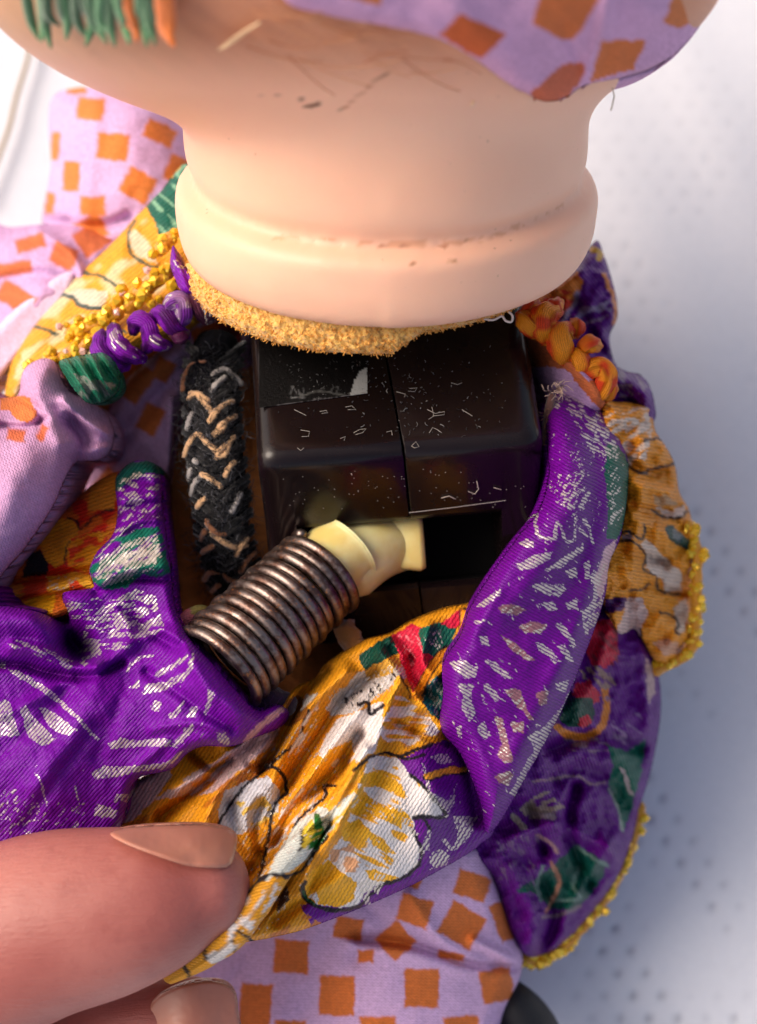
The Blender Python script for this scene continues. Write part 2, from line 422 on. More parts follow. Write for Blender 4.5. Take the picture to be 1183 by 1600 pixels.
def vinyl(name, sss=.25):
    m, n, l, p = newmat(name)
    at = n.new('ShaderNodeAttribute'); at.attribute_name = 'dye'; tc = n.new('ShaderNodeTexCoord'); o = tc.outputs['Object']
    big = noise(n, l, .9, 4, o); speck = noise(n, l, 14, 2, o, .7); sp2 = noise(n, l, 2.0, 3, o)
    c = mixc(n, l, mth(n, l, 'MULTIPLY', big, .5), at.outputs['Color'], (.74, .37, .23), 'MIX')
    k = n.new('ShaderNodeMapRange'); k.inputs[1].default_value = .715; k.inputs[2].default_value = .75; l.new(speck, k.inputs[0])
    c = mixc(n, l, mth(n, l, 'MULTIPLY', k.outputs[0], mth(n, l, 'MULTIPLY', ramp(n, l, sp2, .45, .62), .6)), c, (.22, .10, .05))
    l.new(c, p.inputs['Base Color'])
    p.inputs['Roughness'].default_value = .47; p.inputs['Subsurface Weight'].default_value = sss
    p.inputs['Subsurface Radius'].default_value = (.35, .15, .08); p.inputs['Subsurface Scale'].default_value = .5
    l.new(bump(n, l, mth(n, l, 'ADD', noise(n, l, 3, 4, o), mth(n, l, 'MULTIPLY', noise(n, l, 40, 2, o), .12)), .12, .06), p.inputs['Normal'])
    return m
VINYL = vinyl('peach_vinyl')
NT = R(33); NA = np.array([0, math.cos(NT), math.sin(NT)]); NE = np.array([1.0, 0, 0]); NN = np.cross(NE, NA)  # NN points to the viewer and down
NC = SP(603, 265, 4.6)
def revolve(prof, center, seg=160, sub=8, a=NA, e=NE, nn=NN, fn=None, ecc=1.0):
    P = catmull(prof, False, sub); th = np.linspace(0, 2 * math.pi, seg, endpoint=False)
    S = P[:, 0][:, None] + 0 * th; Rr = P[:, 1][:, None] + 0 * th; TH = th[None, :] + 0 * S
    if fn: S, Rr = fn(S, Rr, TH)
    V = center + S[..., None] * a + (Rr * np.sin(TH) * ecc)[..., None] * e + (Rr * np.cos(TH))[..., None] * nn
    n = len(P); i = np.arange(n - 1)[:, None] * seg; j = np.arange(seg)[None]; j2 = (j + 1) % seg
    F = np.stack([i + j, i + j2, i + seg + j2, i + seg + j], -1).reshape(-1, 4)
    uv = np.stack([TH * 2.0, S], -1)
    return V.reshape(-1, 3), [tuple(f) for f in F], uv.reshape(-1, 2)
def neckfn(S, Rr, TH):
    # moulding unevenness and the flattened seam at the viewer's left
    Rr = Rr + .025 * (fbm(TH * 1.7 + 9, S * 1.5 + 5, 31, 2) - .5) * 2
    rim = np.exp(-((S + .1) / .12) ** 2); Rr = Rr - .02 * rim * vnoise(TH * 5 + 3, S + 4, 8)
    Rr = Rr + .012 * np.exp(-((TH - 5.75) / .10) ** 2) * (S < -.05) * (S > -.9)
    return S, Rr
V, F, uv = revolve([(-.2, .05), (-.3, 1.2), (-.62, 1.7), (-.76, 1.86), (-.79, 1.97), (-.70, 2.06), (-.5, 2.115), (-.28, 2.13), (-.13, 2.12), (-.05, 2.03), (.0, 1.93), (.06, 1.925), (.14, 1.965),
                    (.3, 1.995), (.7, 1.98), (1.0, 1.985), (1.25, 2.06), (1.5, 2.2), (1.9, 2.35), (2.4, 2.4), (2.8, 2.3), (2.9, .05)], NC, seg=260, sub=10, fn=neckfn)
pu, pv = to_px(V)
front = (V - NC) @ NN > 0
mark = [('l', (70, 45, 35), 4, [(402, 152), (406, 150)]), ('l', (80, 50, 40), 4, [(430, 150), (434, 150)]), ('l', (60, 40, 30), 4, [(470, 155), (474, 158)]),
        ('l', (60, 40, 30), 5, [(478, 166), (488, 165), (498, 163)]), ('l', (90, 60, 45), 4, [(530, 173), (538, 171)]),
        ('l', (70, 45, 38), 4, [(586, 126), (596, 119), (607, 116)]), ('l', (180, 115, 85), 2.5, [(540, 168), (560, 150), (584, 128)]),
        ('n', (226, 166, 130), [(430, 366), (600, 380), (760, 370), (880, 316), (885, 318), (770, 378), (600, 389), (430, 374)], .50, 0, 26, 4, 5),  # crease below the neck shaded in with a darker skin tone
        ('n', (176, 112, 84), [(560, 378), (610, 384), (700, 382), (700, 386), (610, 388), (560, 382)], .62, 0, 9, 2.5, 9), ('l', (110, 70, 50), 3, [(659, 386), (661, 387)]), ('l', (110, 70, 50), 3, [(730, 376), (733, 375)]),
        ('l', (150, 105, 60), 4, [(690, 402), (705, 405), (712, 410)]), ('l', (140, 90, 60), 2.5, [(645, 411), (649, 412)]), ('l', (240, 205, 180), 2, [(726, 180), (745, 162)])]
SKIN_D = (250, 199, 169)
NV, NF = V, F

# head: the underside of the chin and cheeks, close to the lens
hm, n, l, p = newmat('head_vinyl')
tc = n.new('ShaderNodeTexCoord'); mp = n.new('ShaderNodeMapping'); mp.inputs['Scale'].default_value = (7, 1.3, 1.3); mp.inputs['Rotation'].default_value = (0, 0, .5); l.new(tc.outputs['Object'], mp.inputs['Vector'])
f = noise(n, l, 2.2, 5, mp.outputs[0], .65); g = noise(n, l, .55, 2, tc.outputs['Object'])
c = mixc(n, l, ramp(n, l, f, .35, .7), (.62, .27, .13), (.44, .15, .06)); c = mixc(n, l, ramp(n, l, g, .4, .6), c, (.50, .28, .13))
l.new(c, p.inputs['Base Color']); p.inputs['Roughness'].default_value = .55; p.inputs['Subsurface Weight'].default_value = .15
p.inputs['Subsurface Radius'].default_value = (.35, .15, .08); p.inputs['Subsurface Scale'].default_value = .5
HCEN = SP(545, -60, 6.6)
th = np.linspace(0, 2 * math.pi, 96, endpoint=False); ph = np.linspace(.02, math.pi - .02, 60); TH, PH = np.meshgrid(th, ph)
def sgn(x, e): return np.sign(x) * abs(x) ** e
hx = 3.42 * sgn(np.sin(PH), .95) * np.cos(TH); hy = 1.42 * sgn(np.sin(PH), .9) * np.sin(TH); hz = 2.5 * np.cos(PH)
hy = np.where(hy > 0, hy * 3.2, hy)
V = HCEN + np.stack([hx, hy, hz], -1).reshape(-1, 3); i = np.arange(59)[:, None] * 96; j = np.arange(96)[None]; j2 = (j + 1) % 96
F = [tuple(f) for f in np.stack([i + j, i + j2, i + 96 + j2, i + 96 + j], -1).reshape(-1, 4)]
F.append(tuple(range(96))); F.append(tuple(range(59 * 96, 60 * 96))[::-1])
tmp = mesh('tmp', np.vstack([NV, V]), NF + [tuple(i + len(NV) for i in f) for f in F], None)
md = tmp.modifiers.new('r', 'REMESH'); md.mode = 'VOXEL'; md.voxel_size = .048
dg = bpy.context.evaluated_depsgraph_get(); em = tmp.evaluated_get(dg).to_mesh(); nvv = len(em.vertices)
co = np.zeros(nvv * 3); em.vertices.foreach_get('co', co); W = co.reshape(-1, 3) + np.array(tmp.location)
ed = np.zeros(len(em.edges) * 2, int); em.edges.foreach_get('vertices', ed); ed = ed.reshape(-1, 2)
F = [tuple(p_.vertices) for p_ in em.polygons]; tmp.evaluated_get(dg).to_mesh_clear(); bpy.data.objects.remove(tmp, do_unlink=True)
V = to_stage(W); ax = (V - NC) @ NA; rad_ = np.linalg.norm((V - NC) - np.outer(ax, NA), axis=1)
wgt = np.clip((ax - .55) / .5, 0, 1) * np.clip((3.6 - ax) / .6, 0, 1) * np.clip((5.2 - rad_) / 1.5, 0, 1)
def lap(V, w, it):
    for _ in range(it):
        acc = np.zeros_like(V); cnt = np.zeros(len(V))
        for k in range(3): acc[:, k] = np.bincount(ed[:, 0], V[ed[:, 1], k], len(V)) + np.bincount(ed[:, 1], V[ed[:, 0], k], len(V))
        cnt = np.bincount(ed.ravel(), minlength=len(V)); V = V + (acc / cnt[:, None] - V) * (w * .8)[:, None]
    return V
V = lap(V, np.ones(len(V)), 1); V = lap(V, wgt, 170)
pu, pv = to_px(V); front = V[:, 2] > NC[2] - .8
C, _ = paint(pu, pv, SKIN_D, mark, wob=1.0); C[~front] = lin(SKIN_D)
brown = np.clip((150 - pv + (pu - 560) * .03) / 90, 0, 1)[:, None] * np.clip(ax - .8, 0, 1)[:, None]; st = fbm((pu * .8 + pv * .6) / 60, (pv * .8 - pu * .6) / 7, 14, 3)[:, None]  # brown fade paints in the shading of the chin, with hair streaks
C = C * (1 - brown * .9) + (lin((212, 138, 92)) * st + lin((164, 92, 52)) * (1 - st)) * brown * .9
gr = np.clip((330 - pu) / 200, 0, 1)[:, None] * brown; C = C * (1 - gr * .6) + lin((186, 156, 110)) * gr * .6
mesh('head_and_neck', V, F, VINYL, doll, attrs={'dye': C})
def head_h(u, v, off=0.0):
    """height of the head's near surface seen at a pixel"""
    lo, hi = 5.0, 12.0
    u = float(u); v = float(v)
    for h in np.linspace(9.4, 5.5, 80):
        q = SP(u, v, h) - HCEN; yy = q[1] / (1.42 if q[1] < 0 else 1.42 * 3.2)
        if (q[0] / 3.42) ** 2 + yy ** 2 + (q[2] / 2.5) ** 2 < 1: return h + off
    return 6.6 + off

def simple(name, colr, rough=.5, metal=0.0, nscale=None, n2=None, sss=0, bstr=0, bscale=30, spec=.5):
    m, n, l, p = newmat(name); c = tuple(float(x) for x in lin(colr))
    tc = n.new('ShaderNodeTexCoord')
    if nscale: l.new(mixc(n, l, ramp(n, l, noise(n, l, nscale, 4, tc.outputs['Object']), .35, .65), c, tuple(lin(n2))), p.inputs['Base Color'])
    else: p.inputs['Base Color'].default_value = (*c, 1)
    p.inputs['Roughness'].default_value = rough; p.inputs['Metallic'].default_value = metal; p.inputs['Specular IOR Level'].default_value = spec
    if sss: p.inputs['Subsurface Weight'].default_value = sss; p.inputs['Subsurface Radius'].default_value = (.3, .2, .1); p.inputs['Subsurface Scale'].default_value = .4
    if bstr: l.new(bump(n, l, noise(n, l, bscale, 3, tc.outputs['Object']), bstr, .02), p.inputs['Normal'])
    return m
def dyed(name, rough=.6, sheen=0, bstr=0, bscale=40, trans=0):
    m, n, l, p = newmat(name); at = n.new('ShaderNodeAttribute'); at.attribute_name = 'dye'; l.new(at.outputs['Color'], p.inputs['Base Color'])
    p.inputs['Roughness'].default_value = rough; p.inputs['Sheen Weight'].default_value = sheen; p.inputs['Transmission Weight'].default_value = trans
    if bstr:
        tc = n.new('ShaderNodeTexCoord'); l.new(bump(n, l, noise(n, l, bscale, 3, tc.outputs['Object']), bstr, .02), p.inputs['Normal'])
    return m
YARN = dyed('yarn', .9, .5, .5, 25); FIBRE = dyed('fibre', .7)

# fine hair over the chin
hair = Acc()
for i in range(70):
    u = rng.uniform(380, 900); v = rng.uniform(-20, 118) - abs(u - 620) * .12; L = rng.uniform(40, 130); a = R(rng.uniform(-35, 10)); pts = []
    for k in range(5):
        t = k / 4; uu = u + L * t * math.cos(a); vv = v - L * t * math.sin(a) + 10 * math.sin(t * 2.5 + i)
        pts.append(SP(uu, vv, head_h(uu, vv, .03 + .06 * t)))
    c = lin((222, 160, 112)) if rng.rand() < .6 else lin((190, 116, 70))
    V, F, uv = tube(pts, .0035, 4); hair.add(V, F, uv, c)
for q in [[(342, 78), (362, 62), (385, 47), (405, 36)], [(348, 76), (368, 63), (392, 44)], [(728, 178), (740, 160)], [(640, 235), (660, 205)]]:
    V, F, uv = tube([SP(a, b, head_h(a, b, .12)) for a, b in q], .010, 5); hair.add(V, F, uv, lin((240, 205, 160)))
for q in [[(918, 128), (930, 142), (925, 152), (948, 128)], [(925, 130), (938, 128), (928, 150)], [(955, 130), (960, 150), (955, 172)]]:
    V, F, uv = tube([SP(a, b, 6.2) for a, b in q], .006, 4); hair.add(V, F, uv, lin((180, 170, 150)))
hair.out('fine_hair', FIBRE, doll, kind='stuff')
# green and orange yarn of the wig hanging at the left
ys = np.random.RandomState(12)
for k in range(30):
    org = k >= 20; u0 = ys.uniform(30, 240) if not org else ys.choice([190, 262]) + ys.uniform(-12, 12)
    L = ys.uniform(30, 75) if not org else ys.uniform(50, 74); q = [(u0 - ys.uniform(0, 20), -70), (u0, -25), (u0 + ys.uniform(-4, 14), L * .5), (u0 + ys.uniform(2, 24), L)]
    c = np.array([226, 120, 48]) if org else np.array([70, 114, 76]) * ys.uniform(.8, 1.3)
    V, F, uv = tube([SP(a, b, head_h(max(a, 40), min(b, 40), .22)) for i, (a, b) in enumerate(q)], [.03, .045, .045, .012], 7, sub=4)
    mesh('yarn_strand', V, F, YARN, doll, attrs={'dye': np.tile(lin(np.clip(c, 0, 255)), (len(V), 1))}, uv=uv)

# foam collar under the rim
fm, n, l, p = newmat('foam'); tc = n.new('ShaderNodeTexCoord'); o = tc.outputs['Object']
vo = n.new('ShaderNodeTexVoronoi'); vo.inputs['Scale'].default_value = 26; l.new(o, vo.inputs['Vector']); f = noise(n, l, 30, 4, o, .7)
l.new(mixc(n, l, ramp(n, l, f, .3, .62), (.66, .30, .05), (.95, .56, .14)), p.inputs['Base Color']); p.inputs['Roughness'].default_value = .95
p.inputs['Sheen Weight'].default_value = .3; p.inputs['Subsurface Weight'].default_value = .15; p.inputs['Subsurface Radius'].default_value = (.2, .12, .04); p.inputs['Subsurface Scale'].default_value = .3
l.new(bump(n, l, mth(n, l, 'ADD', f, vo.outputs['Distance']), .8, .03), p.inputs['Normal'])
FC = NC + np.array([-.16, 0, 0])
def foamfn(S, Rr, TH):
    ang = np.where(TH > math.pi, TH - 2 * math.pi, TH)          # 0 = viewer side, + right
    low = np.clip((-.45 - S) / .5, 0, 1)
    S = S - low * (.06 - .20 * np.clip((ang - .12) / .16, 0, 1) * 1 - .05 * np.cos(ang * 1.3 + .3))
    w = (vnoise(TH * 18, S * 9 + 20, 3) - .5) * .045 + (vnoise(TH * 46, S * 24 + 20, 4) - .5) * .045 + (vnoise(TH * 95, S * 48 + 20, 6) - .5) * .035
    return S + w * low * .8, Rr + w
V, F, uv = revolve([(-.3, 1.5), (-.5, 1.80), (-.7, 1.84), (-.9, 1.87), (-1.05, 1.86), (-1.14, 1.78), (-1.17, 1.6), (-1.17, 1.2), (-1.1, .3), (-1.1, .02)], FC, seg=720, sub=9, fn=foamfn)
mesh('foam_collar', V, F, fm, doll, uv=uv)
FV = V.reshape(-1, 720, 3)
fz = Acc()
for i in range(2600):
    r = rng.randint(18, 58); c = int(rng.normal(0, 150)) % 720
    P0 = FV[r, c]; nrm = (P0 - FC); nrm = nrm / np.linalg.norm(nrm)
    d1 = nrm * rng.uniform(.5, 1.2) + rng.normal(0, .7, 3); d1 /= np.linalg.norm(d1); d2 = d1 + rng.normal(0, .8, 3); L = rng.uniform(.010, .026)
    V, F, uv = tube([P0 - d1 * .01, P0 + d1 * L * .6, P0 + d1 * L * .8 + d2 * L * .5], rng.uniform(.0035, .007), 3, caps=False)
    fz.add(V, F, uv, lin((244, 172, 76)) * rng.uniform(.7, 1.1))
fz.out('foam_fibre', FIBRE, doll, kind='stuff')

# ---------------- mechanism box
bm_, n, l, p = newmat('black_plastic'); tc = n.new('ShaderNodeTexCoord'); o = tc.outputs['Object']
f = noise(n, l, 1.4, 4, o); p.inputs['Specular IOR Level'].default_value = .27
l.new(mixc(n, l, f, (.004, .002, .003), (.011, .006, .006)), p.inputs['Base Color'])
l.new(mth(n, l, 'ADD', mth(n, l, 'MULTIPLY', noise(n, l, 5, 5, o), .18), .16), p.inputs['Roughness'])
sc_ = noise(n, l, 60, 2, o)
l.new(bump(n, l, mth(n, l, 'ADD', noise(n, l, 2.5, 3, o), mth(n, l, 'MULTIPLY', sc_, .08)), .10, .05), p.inputs['Normal'])
p.inputs['Coat Weight'].default_value = .12; p.inputs['Coat Roughness'].default_value = .08
BLACK = bm_
BO = SP(620, 702, 4.9); ba = R(4.5)
BX = np.array([math.cos(ba), math.sin(ba), -.03]); BX /= np.linalg.norm(BX); BZ = np.array([0, 0, 1.0]); BZ = BZ - BX * (BX @ BZ); BZ /= np.linalg.norm(BZ); BY = np.cross(BZ, BX)
def BL(x, y, z): return BO + np.multiply.outer(np.asarray(x, float), BX) + np.multiply.outer(np.asarray(y, float), BY) + np.multiply.outer(np.asarray(z, float), BZ)
arc = [(.16, -.085), (.08, -.035), (0, -.02), (-.07, -.045), (-.13, -.10), (-.19, -.18)]
top = [(1.9, -1.05)] + arc
prof_cav = [(1.9, -2.9)] + top + [(-.66, -.66), (-.70, -.72), (-.70, -.80), (-.66, -1.75), (-1.36, -1.75), (-1.38, -1.12), (-1.44, -1.06), (-1.95, -1.25), (-2.0, -2.9)]
prof_full = [(1.9, -2.9)] + top + [(-.66, -.68), (-1.38, -1.02), (-1.95, -1.28), (-2.0, -2.9)]
MATTE = simple('matte_black', (9, 7, 9), .75, spec=.12)
def prism(name, prof, stations, bev, parent, mat=BLACK, label=None):
    """stations: x and an inset for the profile"""
    bm = bmesh.new(); rings = []
    P = np.array(prof); c = np.array([-.1, -1.6])
    for x, ins, shear in stations:
        Q = P + (c - P) / np.linalg.norm(c - P, axis=1)[:, None] * ins
        rings.append([bm.verts.new(tuple(BL(x + shear * q[0], q[0], q[1]))) for q in Q])
    n = len(prof)
    for a, b in zip(rings[:-1], rings[1:]):
        for i in range(n):
            bm.faces.new((a[i], a[(i + 1) % n], b[(i + 1) % n], b[i]))
    cav = [f for f in []]
    bm.faces.new(rings[0][::-1]); bm.faces.new(rings[-1]); bmesh.ops.recalc_face_normals(bm, faces=bm.faces)
    V = np.array([v.co[:] for v in bm.verts]); F = [[v.index for v in f.verts] for f in bm.faces] if not bm.verts.index_update() else 0
    bm.free()
    o = mesh(name, V, F, mat, parent, label, smooth=True)
    if bev:
        b = o.modifiers.new('bevel', 'BEVEL'); b.width = bev; b.segments = 4; b.limit_method = 'ANGLE'; b.angle_limit = R(38); b.harden_normals = False
    o.data.set_sharp_from_angle(angle=R(42))
    if prof is prof_cav:
        o.data.materials.append(MATTE); nseg = len(prof)
        for fi, f in enumerate(o.data.polygons):
            if fi < nseg * (len(stations) - 1) and (fi % nseg) in (10, 11, 12): f.material_index = 1
    if False: pass
    return o
box = bpy.data.objects.new('mechanism_box', None)   # the box is one part; its shells, label remnant and peg are its pieces
COL.objects.link(box); box.parent = doll; box.location = (0, 0, 0)
box.empty_display_size = .5
SH = -.075
def shell(x0, x1, flip=False, end=.20):
    st = []
    for t in (0, .12, .3, .55, .8, 1.0):
        a = t * math.pi / 2; st.append((x0 + end * (1 - math.cos(a)), end * .85 * (1 - math.sin(a)), 0))
    if flip:
        s2 = []
        for (x, i, s) in st: s2.append((x1 - (x - x0), i, 0))
        return [(x0, .012, SH), (x0 + .012, 0, SH)] + s2[::-1]
    return st + [(x1 - .012, 0, SH), (x1, .012, SH)]
# cheeks at both ends carry the full outline, the middle has the cavity of the arm socket
def cheek_then_cavity():
    L = [s for s in shell(-1.38, .055)]
    a = prism('box_shell', prof_full, L[:6] + [(-1.06, 0, 0)], 0, box, label='left half of the black box shell with the label remnant')
    b = prism('box_rib', prof_cav, [(-1.06, .001, 0)] + [(s[0], s[1], s[2]) for s in L[6:]], 0, box)
    c = prism('box_shell', prof_cav, [(.075, .012, SH), (.087, 0, SH), (1.06, .001, 0)], 0, box, label='right half of the black box shell with the arm cavity')
    d = prism('box_rib', prof_full, [(1.06, 0, 0)] + shell(.075, 1.47, True, .24)[2:], 0, box)
cheek_then_cavity()
# seam core so nothing shows through the gap
V, F, uv = tube([BL(.07, 1.8, -1.3), BL(.07, -.6, -.9)], .1, 8, rad2=.06); mesh('seam_core', V, F, BLACK, box)

def on_top(u, v, lift=.004):
    """point of the box's top face seen at a pixel"""
    d = SP(u, v, 0) - np.array([0, 0, CH]); O = np.array([0, 0, CH])
    p0 = BL(0, .16, -.085); p1 = BL(0, 1.9, -1.05); t1 = p1 - p0; nn = np.cross(BX, t1); nn /= np.linalg.norm(nn)
    if nn[2] < 0: nn = -nn
    t = ((p0 + nn * lift - O) @ nn) / (d @ nn); return O + d * t
# label remnant
lab, n, l, p = newmat('label_residue'); tc = n.new('ShaderNodeTexCoord'); o = tc.outputs['Object']
f = noise(n, l, 30, 6, o, .75); at = n.new('ShaderNodeAttribute'); at.attribute_name = 'dye'
c = mixc(n, l, ramp(n, l, f, .6, .72), at.outputs['Color'], (.016, .015, .016)); l.new(c, p.inputs['Base Color']); p.inputs['Roughness'].default_value = .38; p.inputs['Specular IOR Level'].default_value = .15
l.new(bump(n, l, f, .6, .02), p.inputs['Normal'])
us = np.linspace(405, 574, 86); vs = np.linspace(500, 636, 60); UU, VV = np.meshgrid(us, vs)
low = 634 - (UU - 430) * .135; VV = 500 + (VV - 500) / 136 * (low - 500)
pts = np.array([on_top(a, b, .008) for a, b in zip(UU.ravel(), VV.ravel())])
Cl, _ = paint(UU.ravel(), VV.ravel(), (3, 2, 3), [('p', (140, 142, 140), [(551, 600), (563, 580), (574, 574), (575, 622), (545, 622)]), ('l', (70, 70, 68), 2.4, [(470, 618), (500, 612), (540, 618)]),
     ('l', (90, 88, 90), 1.5, [(430, 634), (575, 614)]),
     ('l', (84, 84, 84), 1.6, [(454, 615), (458, 604), (463, 615)]), ('l', (84, 84, 84), 1.6, [(467, 609), (467, 615), (474, 615), (474, 607)]), ('l', (70, 70, 70), 1.5, [(516, 613), (520, 606), (530, 604), (526, 612)]),
     ('l', (70, 70, 70), 1.5, [(500, 610), (508, 606)]), ('l', (110, 110, 110), 1.6, [(455, 622), (475, 620)])], wob=1.5)
I = np.arange(UU.size).reshape(UU.shape); q = np.stack([I[:-1, :-1], I[1:, :-1], I[1:, 1:], I[:-1, 1:]], -1).reshape(-1, 4)
mesh('label_remnant', pts, q, lab, box, attrs={'dye': Cl}, label='torn dark label remnant with a silvery corner')
# dusty specks, lint and a pale line along the lip
dust_and_lip_line = Acc()
zones = [(430, 600, 560, 622, 120), (560, 690, 560, 720, 110), (600, 770, 540, 680, 110), (400, 840, 530, 730, 110)]
for (a0, a1, b0, b1, cnt) in zones:
    cnt = int(cnt * .55)
    for i in range(cnt):
        u = rng.uniform(a0, a1); v = rng.uniform(b0, b1)
        if v > 685: continue
        L = rng.choice([2, 3, 4, 7], p=[.5, .25, .15, .10]); a = rng.uniform(0, 6.28); k = rng.uniform(-.5, .5); P = []
        for t in np.linspace(0, 1, 3 if L < 5 else 5):
            P.append(on_top(u + L * t * math.cos(a + k * t * 3), v + L * t * math.sin(a + k * t * 3), .012))
        g = rng.uniform(.12, .6) ** 2; V, F, uv = tube(P, rng.uniform(.0012, .0042), 3, caps=False); dust_and_lip_line.add(V, F, uv, (g, g * .97, g * .92))
for q in [[(671, 676), (676, 668), (683, 671), (690, 676)], [(668, 640), (680, 646), (695, 643), (694, 648), (676, 650)], [(675, 636), (678, 650), (670, 655)], [(620, 612), (634, 616), (632, 620)],
          [(640, 607), (652, 606), (648, 612), (638, 611)], [(470, 672), (484, 674), (482, 682), (472, 682)], [(553, 676), (562, 671), (572, 670), (567, 676), (556, 679)], [(532, 685), (540, 682), (538, 688)],
          [(500, 643), (510, 641), (512, 645), (503, 646)], [(460, 640), (478, 649)], [(540, 636), (550, 634), (556, 640), (544, 640)], [(604, 675), (612, 673), (613, 680)],
          [(643, 697), (650, 690), (655, 698), (648, 700), (643, 697)], [(705, 598), (715, 601), (722, 598)], [(722, 640), (730, 645), (738, 650)], [(465, 700), (470, 704), (475, 700)]]:
    V, F, uv = tube([on_top(a, b, .014) for a, b in q], .0024, 4); dust_and_lip_line.add(V, F, uv, (.42, .38, .33))
def on_front(u, v, lift=.012):
    d = SP(u, v, 0) - np.array([0, 0, CH]); O = np.array([0, 0, CH]); p0 = BL(0, -.19, -.18); t1 = BL(0, -.66, -.66) - p0; nn = np.cross(BX, t1); nn /= np.linalg.norm(nn)
    if nn[2] < 0: nn = -nn
    t = ((p0 + nn * lift - O) @ nn) / (d @ nn); return O + d * t
for q in [[(745, 752), (748, 764), (742, 772), (732, 768)], [(772, 762), (783, 765)], [(549, 740), (550, 742)], [(690, 778), (702, 775), (712, 780)]]:
    V, F, uv = tube([on_front(a, b) for a, b in q], .005, 4); dust_and_lip_line.add(V, F, uv, (.5, .42, .36))
for i in range(70):
    u = rng.uniform(440, 830); v = rng.uniform(730, 795); V, F, uv = tube([on_front(u, v), on_front(u + 1.5, v + rng.uniform(-1, 1))], .004, 3, caps=False); dust_and_lip_line.add(V, F, uv, (.3, .27, .25))
V, F, uv = tube([on_front(640, 801, .0), on_front(700, 794, .0), on_front(790, 782, .0)], .004, 4); dust_and_lip_line.add(V, F, uv, (.45, .4, .36))  # pale line drawn along the lip above the cavity
dust_and_lip_line.out('dust_and_lip_line', FIBRE, box, kind='stuff')

# ---------------- arm peg and spring
peg = simple('ivory_plastic', (236, 226, 164), .33, sss=.5, nscale=2.2, n2=(226, 204, 124), bstr=.12, bscale=14)
A = SP(506, 890, 4.15); B = SP(333, 1052, 4.95); AX = (B - A) / np.linalg.norm(B - A)
E1 = np.cross(AX, [0, 0, 1.0]); E1 /= np.linalg.norm(E1); E2 = np.cross(E1, AX)
V, F, uv = revolve([(.06, .02), (.06, .36), (.04, .38), (0, .38), (-.25, .40), (-.31, .42), (-.335, .40), (-.335, .02)], A, seg=48, sub=5, a=AX, e=E1, nn=E2)
pegp = mesh('arm_peg', V, F, peg, doll)
V, F, uv = tube([SP(545, 878, 3.95), SP(572, 862, 3.9), SP(598, 852, 3.8), SP(624, 846, 3.65)], [.36, .32, .29, .27], 28, rad2=[.40, .37, .34, .32], sub=6)
mesh('peg_socket', V, F, peg, doll)
bmv = []; XA = BX; 
for (xu, hw, hz) in [(592, .20, .16), (612, .27, .24), (652, .30, .27), (661, .27, .24)]:
    c = SP(xu, 848, 3.72)
    for k in range(20):
        t = 2 * math.pi * k / 20; bmv.append(c + BY * (hw * sgn(math.sin(t), .35)) + BZ * (hz * sgn(math.cos(t), .35)))
F = [(i * 20 + k, i * 20 + (k + 1) % 20, (i + 1) * 20 + (k + 1) % 20, (i + 1) * 20 + k) for i in range(3) for k in range(20)] + [tuple(range(60, 80))]
mesh('peg_socket', np.array(bmv), F, peg, doll)
spm, n, l, p = newmat('rusty_wire'); tc = n.new('ShaderNodeTexCoord'); o = tc.outputs['Object']
f = noise(n, l, 7, 5, o, .65); g = noise(n, l, 30, 4, o, .7); h = noise(n, l, 3.2, 3, o)
c = mixc(n, l, ramp(n, l, f, .42, .62), (.24, .19, .17), (.12, .068, .054)); c = mixc(n, l, mth(n, l, 'MULTIPLY', ramp(n, l, g, .54, .66), ramp(n, l, h, .42, .6)), c, (.36, .13, .035)); c = mixc(n, l, ramp(n, l, g, .68, .74), c, (.42, .36, .26))
l.new(c, p.inputs['Base Color']); l.new(mth(n, l, 'SUBTRACT', .95, mth(n, l, 'MULTIPLY', ramp(n, l, g, .5, .7), .5)), p.inputs['Metallic'])
l.new(mth(n, l, 'ADD', .22, mth(n, l, 'MULTIPLY', g, .30)), p.inputs['Roughness']); l.new(bump(n, l, g, .35, .012), p.inputs['Normal'])
turns = 13.4; N = int(turns * 44); t = np.linspace(0, 1, N); LT = np.linalg.norm(B - A)
rr = .455 + .03 * t + .012 * np.sin(t * 40); ang = t * turns * 2 * math.pi + 1.2
ad = t * LT + .004 * (vnoise(t * 14, t * 0 + 3, 9) - .5) * 4
P = A + ad[:, None] * AX + (np.cos(ang) * rr)[:, None] * E2 + (np.sin(ang) * rr)[:, None] * E1 - np.array([0, 0, .03])
V, F, uv = tube(P, .0585, 14)
mesh('coil_spring', V, F, spm, doll, uv=uv)
V, F, uv = tube([A + AX * .2, A + AX * (LT - .1)], .36, 20); 0 and mesh('spring_core', V, F, simple('dark_core', (30, 20, 16), .9), doll)

# ---------------- stuffed body of check knit beneath everything
LAV = (206, 168, 212); ORG = (214, 122, 52)
def blob(name, prof_pts, mat, parent, col, rad, rad2, label=None, **k):
    V, F, uv = tube(prof_pts, rad, 40, rad2=rad2, sub=8); return mesh(name, V, F, mat, parent, label, attrs={'dye': np.tile(lin(col), (len(V), 1)), 'foil': np.zeros(len(V))}, uv=uv, **k)
blob('torso', [SP(600, 420, .9), SP(600, 700, 1.0), SP(610, 1000, 1.2), SP(600, 1250, 1.4)], LINING, doll, (168, 104, 52), [1.1, 1.5, 1.5, .9], [1.6, 2.5, 2.6, 1.8])

